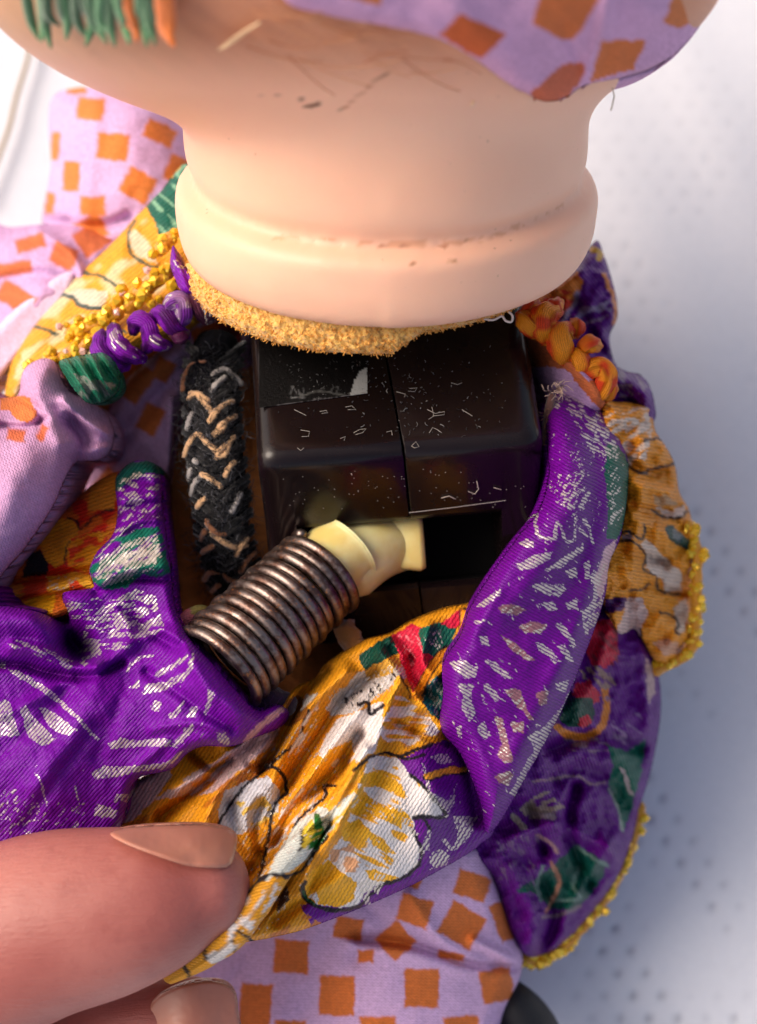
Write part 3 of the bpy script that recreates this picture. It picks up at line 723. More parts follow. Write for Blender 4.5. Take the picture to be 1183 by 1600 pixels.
# ---------------- braided cord beside the box
cord = thing('braided_cord', 'black fuzzy braided cord with tan strands between the box and the lining', 'cord', SP(340, 940, 2.2))
CP_ = [SP(338, 545, 3.35), SP(330, 620, 3.75), SP(334, 700, 3.9), SP(345, 780, 3.85), SP(352, 860, 3.6), SP(372, 935, 3.1)]
V, F, uv = tube(CP_, [.22, .26, .27, .26, .24, .2], 24, rad2=[.26, .29, .30, .29, .26, .22], sub=8)
mesh('cord_core', V, F, simple('black_wool', (9, 9, 13), .95, spec=.1, nscale=20, n2=(18, 18, 26), bstr=1, bscale=20), cord)
ctr = catmull(CP_, False, 10)
def cord_pt(u, v, lift=.02):
    cu, cv = to_px(ctr); k = np.argmin(abs(cv - v)); c = ctr[k]; ppc = FPX / (CH - c[2]); x = (u - cu[k]) / ppc; w = .30
    z = .27 * math.sqrt(max(0, 1 - min(abs(x) / w, .98) ** 2)); return SP(u, v, c[2] + z + lift)
def zz(x, y): return (240 + x / 3.479, 500 + y / 3.479)
TAN = (216, 172, 126); GRY = (168, 162, 158); DIM = (160, 104, 68)
strands = [(GRY, [(320, 300), (380, 268), (430, 300), (475, 345)]), (GRY, [(315, 385), (345, 345), (385, 315)]), (TAN, [(195, 425), (235, 405), (285, 460), (315, 500)]), (TAN, [(205, 400), (250, 405), (295, 440)]),
           (TAN, [(310, 550), (335, 500), (375, 470), (425, 445)]), (TAN, [(305, 545), (330, 520), (350, 490)]), (TAN, [(335, 625), (365, 575), (400, 550), (440, 525)]), (TAN, [(330, 620), (370, 600), (385, 570)]),
           (GRY, [(186, 590), (195, 545), (212, 510)]), (TAN, [(170, 735), (195, 670), (240, 620), (290, 665), (345, 710)]), (TAN, [(345, 745), (360, 710), (400, 680), (432, 640)]), (TAN, [(350, 740), (385, 735), (405, 690)]),
           (TAN, [(392, 845), (412, 800), (438, 775)]), (GRY, [(210, 945), (225, 890), (262, 845)]), (TAN, [(265, 840), (300, 855), (365, 905)]), (GRY, [(195, 860), (205, 820)]), (GRY, [(225, 765), (235, 772)]),
           (TAN, [(240, 1015), (262, 985), (282, 970)]), (GRY, [(425, 1040), (450, 990), (470, 945)]), (DIM, [(290, 1095), (330, 1150), (385, 1165)]), (TAN, [(320, 1160), (380, 1205), (445, 1235), (500, 1225)]),
           (TAN, [(450, 1275), (475, 1230), (505, 1190)]), (DIM, [(475, 1365), (510, 1300), (550, 1265)]), (DIM, [(275, 1410), (310, 1370), (370, 1370), (410, 1405), (470, 1420)]), (DIM, [(320, 1470), (355, 1440)]),
           (DIM, [(160, 380), (172, 310), (210, 250), (275, 232)]), (DIM, [(260, 1190), (280, 1150)]), (DIM, [(270, 1260), (320, 1230)])]
for c, q in strands:
    pts = [cord_pt(*zz(x, y), lift=.034 + .012 * math.sin(i * 2)) for i, (x, y) in enumerate(q)]
    V, F, uv = tube(pts, .034, 8, sub=4); V = V + np.random.RandomState(len(V)).normal(0, .004, V.shape); mesh('yarn', V, F, YARN, cord, attrs={'dye': np.tile(lin(c), (len(V), 1))}, uv=uv)
ya = Acc()
for k in range(15):
    y = 556 + k * 26
    for s in (-1, 1):
        cu = np.interp(y, to_px(ctr)[1], to_px(ctr)[0])
        q = [(cu + s * 2, y + 16), (cu + s * 22, y + 2), (cu + s * 44, y - 16)]
        for off in (-4, 5):
            V, F, uv = tube([cord_pt(a, b + off, .012) for a, b in q], .030, 7, sub=3); V = V + rng.normal(0, .007, V.shape); ya.add(V, F, uv, lin((7, 7, 11)))
ya.out('black_strand', YARN, cord, kind='stuff')
fu = Acc()
for i in range(2200):
    v = rng.uniform(545, 935); cu = np.interp(v, to_px(ctr)[1], to_px(ctr)[0]); u = cu + rng.uniform(-48, 48); a = rng.uniform(0, 6.28); L = rng.uniform(6, 26); k = rng.uniform(-2, 2)
    pts = [cord_pt(u + L * t * math.cos(a + k * t), v + L * t * math.sin(a + k * t), .03 + .09 * t * rng.uniform(.3, 1)) for t in (0, .35, .7, 1)]
    g = rng.choice([.012, .035, .16], p=[.55, .35, .10]); V, F, uv = tube(pts, .0028, 3, caps=False); fu.add(V, F, uv, (g, g, g * 1.15))
fu.out('fuzz', FIBRE, cord, kind='stuff')
# ================================================================== check suit under the dress
def conv(ox, oy, s): return lambda P: [(ox + a / s, oy + b / s) for a, b in P]
zj = conv(0, 900, 3.943); zg = conv(0, 560, 3.943); zl = conv(0, 250, 3.479); z8 = conv(650, 560, 2.163); zk = conv(350, 1000, 2.366)
zt = conv(780, 440, 3.585); zq = conv(850, 800, 4.55); zb = conv(650, 900, 2.366); zh = conv(583, 0, 1.972); za = conv(0, 0, 1.972)
suit = thing('check_suit', 'lavender knit suit with orange checks worn under the purple dress', 'suit', SP(600, 1500, .6))
def sq(lst, w=44, h=46, ang=0, c=ORG): return [('s', c, (x, y, w, h, ang)) for x, y in lst]
# sleeve standing up at the back left
panel('sleeve', [(84, 150), (130, 136), (200, 136), (262, 158), (300, 230), (305, 320), (230, 400), (150, 420), (85, 380), (66, 345), (80, 260), (76, 200)],
      [(90, 200, 1.6), (180, 200, 2.5), (280, 200, 2.2), (180, 300, 2.6), (90, 330, 1.8), (200, 400, 2.3)], KNIT, LAV,
      [('s', ORG, q) for q in [(141, 170, 42, 36, 8), (176, 229, 50, 42, 5), (250, 208, 50, 30, 24), (112, 276, 26, 46, 4), (86, 228, 14, 44, 4), (145, 322, 40, 30, 0), (216, 290, 48, 44, 30), (120, 140, 30, 12, 0), (212, 152, 46, 20, 20), (78, 318, 14, 34, 6), (140, 360, 50, 40, -30), (275, 265, 30, 40, 20)]],
      suit, 3, (52, .8), .9, [([(150, 150), (140, 250), (125, 380)], 16, .10), ([(95, 250), (110, 340)], 10, -.12), ([(70, 345), (150, 355), (200, 340)], 9, -.22)], (.06, 60, 3), 5)
# lower bulge of that sleeve
panel('sleeve_cuff', [(-40, 365), (20, 355), (90, 350), (150, 360), (190, 385), (150, 440), (90, 480), (40, 540), (-40, 600)],
      [(0, 380, 2.2), (100, 380, 2.6), (150, 400, 2.7), (0, 500, 2.4), (60, 460, 2.9)], KNIT, (200, 160, 205),
      [('s', (200, 105, 60), q) for q in [(48, 380, 46, 22, -18), (100, 400, 40, 34, 24), (20, 420, 60, 20, -10), (25, 465, 60, 34, 30), (145, 372, 52, 44, -35)]],
      suit, 3, (34, .6), .9, [([(60, 360), (110, 395), (130, 440)], 10, .2), ([(0, 440), (60, 430), (110, 440)], 12, -.18)], (.08, 50, 8), -10)
panel('sleeve_lining', [(-40, 560), (0, 505), (50, 460), (95, 428), (120, 430), (90, 500), (30, 560), (-20, 620), (-40, 640)], [(0, 530, 2.9), (90, 450, 2.9), (0, 580, 2.9)], KNIT, (222, 196, 226), [], suit, 3, (12, .2), .5, wr=(.03, 40, 2))
# inside of the bodice
panel('bodice', [(20, 880), (60, 820), (110, 760), (150, 700), (170, 640), (200, 590), (270, 530), (320, 470), (380, 470), (392, 560), (310, 570), (285, 640), (272, 700), (262, 780), (240, 860), (150, 950), (40, 950)],
      [(60, 860, 2.6), (150, 760, 2.8), (220, 640, 3.0), (280, 560, 3.1), (360, 500, 2.9), (260, 700, 3.0), (200, 850, 2.8)], KNIT, (196, 158, 200),
      [('s', (205, 112, 52), q) for q in [(235, 655, 34, 44, 25), (215, 600, 34, 60, 35), (255, 578, 30, 34, 30), (165, 765, 40, 60, 40), (330, 520, 60, 30, -20)]] + [('p', (120, 40, 50), [(330, 470), (372, 470), (380, 540), (345, 540)])],
      suit, 3, (20, .4), .8, [([(150, 720), (110, 790), (70, 850)], 16, -.3), ([(265, 620), (268, 700), (255, 760)], 8, .12), ([(180, 700), (230, 640), (300, 560)], 14, -.15)], (.08, 60, 12), 60)
panel('bodice', [(765, 505), (800, 480), (840, 500), (880, 540), (945, 612), (930, 650), (880, 650), (848, 640), (838, 600), (812, 550)],
      [(790, 510, 3.7), (870, 560, 4.25), (920, 620, 4.3), (840, 620, 3.6), (820, 560, 3.4)], KNIT, (186, 150, 196),
      [('p', (178, 92, 52), [(800, 490), (840, 505), (880, 555), (925, 600), (915, 605), (880, 575), (830, 572), (800, 530)]), ('p', (190, 98, 52), [(895, 590), (950, 600), (945, 650), (920, 620)])],
      suit, 2.5, (22, .5), .9, [], (.04, 40, 2), 25)
# the mitten-like fold of suit and sleeve in front at the left
panel('sleeve_fold', [(-40, 625), (0, 622), (28, 616), (33, 590), (42, 572), (66, 560), (86, 566), (96, 592), (110, 612), (135, 625), (165, 645), (178, 672), (175, 702), (158, 718), (122, 722), (106, 740), (84, 790), (50, 842), (15, 884), (-40, 925)],
      [(20, 650, 4.5), (60, 600, 4.5), (90, 680, 4.8), (60, 760, 5.1), (10, 850, 5.0), (0, 720, 5.2), (150, 690, 4.4), (150, 660, 4.3)], KNIT, (196, 150, 192),
      [('p', (214, 120, 58), [(0, 622), (20, 616), (45, 622), (60, 645), (45, 662), (25, 655), (15, 640), (0, 640)]), ('s', (200, 100, 60), (25, 680, 30, 20, 10)), ('s', (196, 96, 60), (66, 676, 14, 26, 25))],
      suit, 2.5, (30, .5), 1.4, [([(30, 622), (60, 640), (62, 668)], 6, -.12), ([(0, 665), (40, 668), (70, 655)], 6, -.16), ([(58, 600), (66, 640), (95, 690)], 16, .10), ([(100, 625), (130, 655), (170, 680)], 7, .2), ([(112, 660), (130, 690), (118, 716)], 14, -.42), ([(90, 640), (104, 700), (92, 760)], 9, -.05), ([(40, 700), (20, 780), (-10, 850)], 30, .16), ([(132, 706), (165, 700)], 8, .14)], (.05, 55, 14), 70)
# leg at the bottom
panel('trouser_leg', [(230, 1680), (240, 1600), (280, 1500), (420, 1430), (560, 1380), (700, 1310), (748, 1320), (772, 1372), (800, 1450), (816, 1490), (812, 1530), (785, 1600), (770, 1680)],
      [(380, 1600, 3.3), (600, 1560, 3.9), (780, 1560, 3.3), (450, 1450, 3.6), (650, 1420, 4.1), (740, 1360, 4.0), (780, 1450, 3.5), (600, 1660, 3.8)], KNIT, (205, 168, 208),
      [('s', (205, 108, 44), q) for q in [(527, 1556, 56, 62, 2), (659, 1544, 54, 60, 0), (455, 1495, 54, 52, 4), (399, 1572, 50, 70, 4), (648, 1423, 52, 44, 18), (722, 1446, 60, 56, 30), (738, 1384, 52, 40, 18), (618, 1470, 46, 48, -42), (776, 1540, 50, 52, -10), (572, 1494, 26, 20, 0), (545, 1451, 44, 34, 8), (786, 1440, 26, 60, -20), (590, 1608, 56, 40, 0), (722, 1606, 54, 36, -4), (705, 1494, 40, 12, 12), (640, 1368, 40, 30, 20), (455, 1620, 50, 50, 0)]],
      suit, 2.2, (34, .7), 1.6, [([(560, 1470), (640, 1480), (740, 1510), (800, 1515)], 8, -.14, .12), ([(640, 1400), (690, 1470), (760, 1510)], 12, .12), ([(740, 1470), (800, 1500)], 8, .15), ([(560, 1400), (600, 1450), (560, 1490)], 16, -.08), ([(430, 1600), (450, 1500), (480, 1450)], 30, .06)], (.05, 70, 19), 2)
# dark shoe peeping out below
V, F, uv = tube([SP(800, 1575, 2.6), SP(830, 1620, 2.5), SP(850, 1720, 2.4)], [.35, .45, .5], 24, rad2=[.3, .35, .4], sub=5)
mesh('shoe', V, F, simple('dark_shoe', (14, 13, 18), .6, bstr=.3), doll)

# bonnet over the head
bon = thing('bonnet', 'lavender bonnet with orange checks tied round the head at the top', 'bonnet', SP(800, 100, 6.5))
bp = [(380, -120), (430, -30), (452, 8), (520, 28), (590, 40), (680, 60), (740, 92), (795, 132), (822, 146), (850, 158), (885, 152), (912, 134), (960, 124), (1010, 110), (1056, 84), (1086, 52), (1104, 20), (1116, -20), (1120, -120)]
hp = [(u, v, head_h(u, v, .22)) for u, v in [(460, 0), (560, 20), (680, 40), (600, -60), (800, -60), (780, 60), (850, 90), (960, -60), (920, 60), (980, 40), (1010, -20), (850, 120)]] + [(1090, 0, 7.1), (1050, 10, 7.7), (1060, 70, 6.8), (960, 120, 6.9), (880, 150, 7.0), (1100, -100, 7.2), (480, -100, 9.2)]
panel('bonnet_cloth', bp, hp, KNIT, (206, 160, 200), [('p', (202, 96, 46), zh([(205, 110), (270, 42), (410, 108), (330, 182)])), ('p', (206, 112, 60), zh([(520, -30), (700, -10), (630, 110), (590, 128), (490, 72)])),
      ('p', (206, 112, 56), zh([(705, 122), (845, 122), (800, 215), (670, 250)])), ('p', (206, 116, 60), zh([(925, -20), (1015, -20), (1000, 60), (950, 88), (895, 72)])), ('p', (196, 102, 72), zh([(580, 200), (650, 190), (655, 225), (600, 300), (530, 320), (480, 290)])),
      ('p', (206, 118, 64), zh([(-120, -80), (40, -60), (20, 15), (-90, -10)])), ('p', (200, 110, 60), zh([(220, -120), (350, -110), (330, -40), (230, -60)]))],
      bon, 3, (22, .3), .5, [([(880, 40), (900, 90), (912, 135)], 10, -.05), ([(950, 0), (935, 70), (912, 130)], 12, .12), ([(700, 0), (760, 60), (850, 140)], 22, .06)], (.06, 80, 33), 30)

# ================================================================== dress
PUR = (100, 8, 134); PDK = (92, 12, 122); YEL = (232, 156, 26); WHT = (226, 218, 216); TEAL = (16, 92, 76); RED = (200, 30, 62); BLK = (28, 22, 30); CREAM = (218, 196, 180)
dress = thing('dress', 'purple satin dress printed with gold and white flowers pulled open over the box', 'dress', SP(620, 1000, .6))
# brown inner lining seen round the box
panel('lining', [(60, 1000), (20, 800), (60, 640), (110, 590), (200, 540), (330, 470), (600, 440), (800, 470), (880, 600), (900, 800), (880, 1000), (760, 1150), (500, 1180), (300, 1140)],
      [(250, 700, 2.4), (250, 950, 2.9), (500, 1100, 3.6), (400, 1080, 3.4), (600, 900, 2.0), (800, 1000, 3.4), (860, 700, 3.0), (600, 500, 2.0), (300, 850, 2.6)], LINING, (176, 108, 52), [('l', (90, 50, 24), 2, [(250, 862), (300, 860), (360, 858)])],
      dress, 5, (20, .3), .4, [([(500, 1000), (470, 1100)], 30, .1)], (.15, 70, 4), 15)
# --- back left, yellow flowers
panel('shoulder_panel', [(-40, 690), (0, 640), (20, 560), (60, 500), (110, 440), (170, 385), (215, 335), (250, 300), (292, 255), (330, 300), (330, 450), (300, 500), (210, 545), (150, 575), (96, 600), (40, 600), (20, 680)],
      [(20, 620, 3.3), (100, 500, 3.2), (200, 400, 3.2), (290, 300, 3.3), (320, 440, 3.5), (200, 500, 3.7), (120, 560, 3.7)], CREPE, (226, 158, 40),
      [('n', (214, 196, 150), [(0, 650), (60, 480), (220, 330), (300, 420), (200, 560)], .56, -40, 50, 22, 4), ('p', TEAL, [(228, 322), (290, 250), (330, 280), (300, 370), (248, 374), (240, 345)]), ('n', (120, 170, 140), [(228, 322), (290, 250), (330, 280), (300, 370), (248, 374)], .62, 40, 20, 8, 7),
       ('p', (214, 200, 168), zl([(700, 400), (740, 380), (830, 480), (850, 560), (780, 540), (710, 480)])), ('l', (60, 76, 66), 5, zl([(740, 330), (700, 400), (700, 480), (760, 550), (860, 590)])), ('l', (70, 80, 66), 5, zl([(400, 610), (500, 620), (580, 650), (660, 710)])),
       ('p', (206, 200, 176), zl([(350, 730), (430, 700), (600, 720), (560, 800), (460, 790)])), ('l', (60, 76, 76), 6, zl([(250, 770), (330, 735), (390, 745), (440, 790), (500, 805), (590, 800)])), ('l', (70, 80, 66), 5, zl([(160, 900), (220, 910), (310, 950)])), ('l', (70, 84, 80), 4, zl([(560, 900), (640, 920), (690, 940)]))],
      dress, 3, (16, .25), 1.0, [([(60, 520), (160, 460), (240, 420)], 20, .12), ([(120, 560), (220, 500), (290, 440)], 16, .10)], (.08, 60, 21), -40)
# --- back right collar and flounce
panel('collar', zt([(150, 140), (330, 0), (430, -80), (540, -230), (590, -140), (640, 20), (660, 120), (660, 210), (620, 300), (630, 400), (660, 470), (720, 505), (790, 520), (840, 580), (870, 680), (870, 780), (780, 860), (640, 800), (560, 700), (560, 600), (440, 500), (300, 380)]),
      [(860, 480, 3.3), (920, 440, 3.3), (960, 480, 3.0), (930, 560, 3.3), (960, 620, 3.6), (1010, 640, 3.4), (930, 380, 3.0)], SATIN, PDK,
      [('p', (214, 120, 40), zt([(120, 140), (330, 0), (440, -60), (470, 10), (440, 110), (390, 190), (300, 190), (200, 180)])), ('n', (196, 50, 30), zt([(100, 200), (330, 40), (430, 60), (400, 160), (300, 200)]), .52, -30, 12, 9, 3), ('l', (206, 120, 50), 7, zt([(585, -40), (630, 60), (655, 150), (650, 230)])), ('l', (200, 150, 40), 9, zt([(520, -180), (560, -170), (560, -130)])),
       ('l', (150, 130, 150), 7, zt([(440, 60), (430, 120), (380, 180), (360, 230)])), ('n', (150, 130, 158), zt([(430, 150), (620, 110), (640, 160), (560, 230), (430, 260)]), .58, -30, 22, 7, 5), ('n', (140, 120, 140), zt([(560, 330), (640, 420), (840, 590), (760, 650), (600, 650)]), .62, 50, 16, 5, 6), ('l', (140, 124, 140), 4, zt([(590, 640), (650, 590), (740, 580)]))],
      dress, 2.6, (14, .3), 1.6, [([(900, 470), (925, 520), (950, 560)], 8, -0.196), ([(905, 430), (940, 430), (960, 450)], 9, 0.112), ([(945, 600), (980, 595), (1010, 620)], 12, 0.308), ([(950, 640), (975, 625), (1000, 640)], 6, -0.210), ([(950, 660), (975, 650)], 7, 0.210), ([(955, 560), (950, 590), (960, 610)], 8, -0.168)], (.16, 26, 40), 50)
R_ = [(905, 850), (950, 880), (990, 950), (1015, 1010), (1030, 1060), (1032, 1120), (1018, 1200), (1000, 1260), (988, 1310), (965, 1370), (930, 1420), (890, 1465), (850, 1492), (818, 1490), (790, 1440), (770, 1370), (735, 1330), (740, 1200), (800, 1080)]
panel('skirt', R_, [(960, 950, 3.6), (1000, 1080, 3.2), (990, 1220, 2.9), (930, 1150, 3.8), (850, 1250, 4.1), (930, 1380, 2.9), (850, 1450, 3.0), (800, 1380, 3.5), (780, 1300, 3.9)], SATIN, (92, 10, 122),
      [('p', (196, 34, 62), zb([(690, 160), (750, 165), (745, 230), (750, 290), (700, 340), (650, 330), (620, 260), (650, 170)])), ('n', (150, 60, 70), zb([(690, 160), (750, 165), (745, 330), (640, 330)]), .62, 40, 14, 5, 8), ('p', (188, 30, 58), zb([(590, 400), (640, 385), (680, 430), (680, 470), (640, 480), (580, 440)])),
       ('l', (206, 120, 30), 12, zb([(700, 420), (705, 480), (690, 550), (640, 590), (570, 590), (525, 560)])), ('p', (14, 66, 54), zb([(560, 450), (650, 450), (665, 510), (640, 560), (570, 560), (530, 530)])), ('p', (186, 30, 54), zb([(605, 520), (640, 510), (650, 545), (620, 565), (600, 550)])),
       ('n', (150, 120, 110), zb([(600, 340), (700, 330), (740, 400), (700, 420), (620, 380)]), .5, 40, 14, 5, 4), ('n', (136, 108, 130), zb([(520, 600), (700, 600), (760, 680), (640, 660), (560, 640)]), .56, 10, 18, 5, 9), ('n', (140, 110, 150), zb([(690, 430), (840, 520), (830, 620), (740, 620)]), .66, 35, 18, 4, 2),
       ('p', TEAL, zb([(850, 600), (835, 720), (800, 850), (760, 960), (745, 860), (715, 760), (730, 690), (700, 620), (780, 650)])), ('p', (176, 160, 158), zb([(750, 700), (775, 720), (805, 820), (790, 810)])), ('l', (150, 160, 150), 4, zb([(715, 790), (750, 870), (760, 940)])),
       ('l', (150, 120, 130), 4, zb([(430, 760), (520, 750), (600, 740), (650, 770), (700, 760)])), ('n', (150, 130, 120), zb([(380, 860), (480, 790), (560, 870), (420, 900)]), .5, -20, 20, 7, 6), ('l', (150, 140, 130), 9, zb([(360, 890), (400, 930)])), ('l', (150, 130, 136), 9, zb([(430, 880), (510, 890)])),
       ('p', (14, 78, 68), zb([(590, 990), (700, 1060), (690, 1120), (640, 1180), (590, 1240), (500, 1230), (440, 1170), (360, 1170), (440, 1120), (520, 1060)])), ('l', (110, 140, 128), 5, zb([(600, 1000), (650, 1040), (710, 1070)])), ('l', (176, 120, 96), 6, zb([(500, 1060), (530, 1130), (510, 1190), (480, 1240)])),
       ('l', (100, 130, 120), 5, zb([(600, 1080), (580, 1150), (610, 1190), (520, 1200)])), ('l', (110, 130, 126), 5, zb([(470, 1070), (450, 1140), (460, 1200)])), ('l', (170, 130, 130), 6, zb([(450, 960), (500, 990), (520, 1020)])), ('l', (130, 110, 120), 5, zb([(470, 1260), (540, 1250), (610, 1220)])),
       ('p', (190, 160, 160), zb([(850, 300), (880, 350), (885, 430), (860, 470), (850, 400)])), ('n', (120, 90, 130), zb([(290, 960), (460, 960), (440, 1150), (300, 1150)]), .66, 60, 10, 4, 14)],
      dress, 2.4, (16, .35), 1.9, [([(1000, 1170), (930, 1150), (860, 1170)], 11, -0.330), ([(900, 1100), (960, 1170), (1000, 1240)], 13, 0.225), ([(870, 1220), (920, 1200), (980, 1260)], 12, -0.240), ([(800, 1310), (870, 1290), (960, 1330)], 11, 0.300), ([(900, 1230), (890, 1300), (920, 1380)], 10, -0.375), ([(850, 1380), (870, 1430), (850, 1480)], 9, -0.300),
       ([(940, 1300), (960, 1340)], 9, 0.180), ([(800, 1360), (830, 1420), (830, 1470)], 14, 0.240), ([(960, 960), (930, 1060), (900, 1110)], 12, 0.180), ([(1000, 1000), (1010, 1080), (1015, 1150)], 9, 0.090), ([(900, 1400), (930, 1350), (960, 1310)], 9, 0.210), ([(830, 1260), (850, 1330)], 8, -0.270), ([(880, 1440), (900, 1400)], 9, 0.180)], (.2, 34, 41), 70)
Q_ = [(940, 640), (965, 628), (1000, 632), (1018, 640), (1024, 672), (1042, 700), (1055, 728), (1062, 770), (1078, 800), (1084, 850), (1083, 900), (1080, 960), (1076, 1010), (1050, 1036), (1022, 1030), (1004, 1000), (990, 985), (968, 990), (952, 960), (940, 930), (935, 880), (945, 780)]
panel('flounce', Q_, [(980, 660, 3.9), (1030, 720, 3.6), (1060, 820, 3.3), (970, 800, 4.3), (960, 900, 4.3), (1040, 920, 3.5), (1060, 1000, 3.1), (990, 970, 3.8)], CREPE, (226, 144, 34),
      [('n', CREAM, zt([(560, 760), (740, 700), (860, 700), (860, 840), (820, 1000), (700, 1040)]), .50, -30, 20, 7, 3), ('n', (190, 150, 110), zt([(830, 1080), (960, 1080), (1000, 1250), (880, 1260)]), .48, 60, 30, 22, 5), ('l', BLK, 5, zt([(820, 890), (900, 880), (960, 910)])), ('l', BLK, 5, zt([(830, 1060), (900, 1040), (990, 1020)])), ('l', BLK, 5, zt([(720, 1030), (770, 1060), (830, 1075)])),
       ('l', BLK, 5, zt([(860, 1280), (930, 1320), (1010, 1320), (1050, 1290)])), ('p', (214, 186, 170), zt([(870, 1250), (960, 1290), (1040, 1250), (1030, 1310), (940, 1320)])),
       ('p', (22, 70, 66), zq([(860, 110), (900, 90), (1040, 200), (1060, 290), (960, 240), (880, 190)])), ('p', (110, 120, 122), zq([(920, 110), (1000, 170), (960, 210), (910, 180)])), ('l', BLK, 4, zq([(540, 150), (600, 140), (650, 170), (700, 190), (720, 90)])), ('l', BLK, 4, zq([(530, 210), (620, 205), (690, 260), (725, 320), (700, 400), (760, 440), (820, 450)])), ('p', (150, 130, 140), zq([(550, 165), (610, 155), (640, 185), (560, 195)])),
       ('p', CREAM, zq([(720, 190), (780, 230), (860, 330), (980, 440), (980, 560), (860, 560), (830, 470), (720, 400), (730, 300), (690, 230)])), ('l', BLK, 4, zq([(800, 470), (810, 550), (900, 580), (970, 580)])), ('l', BLK, 4, zq([(610, 560), (700, 545), (750, 510)])),
       ('p', (70, 14, 92), zq([(440, 620), (590, 600), (610, 650), (540, 700), (430, 720)])), ('p', (216, 186, 178), zq([(600, 600), (700, 600), (740, 720), (690, 830), (700, 1000), (640, 1000), (540, 920), (500, 870), (560, 740)])), ('p', (216, 190, 170), zq([(920, 690), (1000, 600), (1030, 700), (990, 860), (950, 850)])), ('l', BLK, 4, zq([(820, 710), (900, 730), (960, 790), (930, 850), (970, 870)])), ('l', BLK, 4, zq([(690, 840), (700, 960), (740, 1040)])),
       ('p', (214, 160, 130), zq([(770, 930), (860, 900), (960, 930), (960, 1010), (860, 1020)]))],
      dress, 2.4, (13, .28), 1.8, [([(1050, 735), (1010, 740), (980, 720)], 8, -0.228), ([(1060, 790), (1020, 800), (990, 790)], 8, -0.190), ([(1000, 690), (1000, 800), (985, 900)], 14, 0.228), ([(960, 700), (975, 760), (960, 840)], 7, -0.228), ([(980, 860), (1040, 880)], 9, -0.266), ([(1010, 760), (1045, 770)], 9, 0.266), ([(1010, 915), (1070, 930)], 8, -0.228), ([(1030, 830), (1070, 840)], 12, 0.190), ([(950, 900), (1000, 910)], 10, 0.190), ([(1030, 970), (1060, 990)], 14, 0.304), ([(990, 990), (985, 930)], 8, -0.228)], (.24, 26, 44), 10)

# --- gathered neckline: each gather is a twisted little roll
gm_satin = SATIN
def roll_(name, pts, h, r, c1, c2, hgt=.10, seed=0, parent=None, r2=None, label=None):
    n_ = len(pts); r = r * 1.15; P = [SP(a, b, h + hgt * math.sin(math.pi * i / (n_ - 1)) - .06 * (i in (0, n_ - 1))) for i, (a, b) in enumerate(pts)]
    prof = [.7] + [1] * (n_ - 2) + [.6]
    V, F, uv = tube(P, [r * q for q in prof], 18, rad2=[(r2 or r) * q for q in prof], sub=6)
    th = uv[:, 1] / .08; nrm = 1 + .12 * np.sin(th * 5 + uv[:, 0] * 22 + seed) + .10 * (vnoise(uv[:, 0] * 22, th * 2, seed) - .5)
    c = V.reshape(-1, 18, 3).mean(1).repeat(18, 0); V = c + (V - c) * nrm[:, None]
    k = np.clip((vnoise(uv[:, 0] * 16 + 9, th * 1.2 + 4, seed + 2) - .5) * 8 + .5, 0, 1)[:, None]
    C = lin(c1) * k + lin(c2) * (1 - k)
    return mesh(name, V, F, SATIN if seed < 20 else CREPE, parent or dress, label, attrs={'dye': C, 'foil': (vnoise(uv[:, 0] * 18, th * 3, seed + 5) > .74) * 1.0 * (seed % 2)}, uv=uv * (1.3 if seed < 20 else 2.6))
panel('gather', [(92, 566), (112, 558), (140, 553), (160, 551), (176, 562), (184, 580), (187, 604), (176, 620), (156, 630), (138, 630), (122, 616), (106, 594)],
      [(100, 580, 4.7), (140, 560, 4.8), (150, 595, 5.0), (178, 580, 4.75), (150, 628, 4.75), (180, 610, 4.75)], CREPE, (14, 96, 70), [('n', (120, 130, 120), [(100, 580), (180, 600), (160, 632), (120, 620)], .55, 55, 24, 7, 3)], dress, 2, (16, .35), .5,
      [([(112, 560), (128, 590), (150, 625)], 5, -.14), ([(132, 556), (150, 590), (168, 622)], 5, -.16), ([(152, 553), (166, 580), (182, 604)], 5, -.14), ([(120, 560), (138, 590), (160, 625)], 6, .1), ([(142, 556), (158, 590), (175, 615)], 6, .1)], (.04, 20, 3), 55, label='dark green gather of the neckline')
for i, (q, r, c1, c2) in enumerate([([(160, 524), (156, 545), (172, 566), (196, 572)], .085, (120, 24, 160), (84, 12, 110)), ([(178, 514), (182, 536), (200, 552), (222, 560)], .085, (120, 24, 160), (80, 10, 104)),
        ([(209, 516), (214, 500), (230, 506), (236, 530), (228, 546)], .078, (118, 20, 156), (70, 10, 90)), ([(232, 520), (246, 536), (262, 540)], .07, (110, 20, 150), (70, 10, 90)), ([(240, 496), (256, 492), (270, 510), (290, 524)], .085, (112, 20, 150), (76, 12, 96)),
        ([(266, 490), (270, 474), (284, 470), (288, 490), (280, 508)], .08, (150, 110, 160), (110, 40, 140)), ([(284, 468), (302, 466), (312, 482), (322, 500)], .082, (92, 44, 66), (60, 24, 50)), ([(312, 448), (322, 462), (330, 482), (326, 500)], .075, (110, 84, 90), (60, 30, 50)),
        ([(268, 522), (282, 528), (292, 520)], .06, (100, 70, 60), (70, 20, 60))]):
    roll_('gather', q, 4.15 + .05 * (i % 2), r, c1, c2, seed=i)
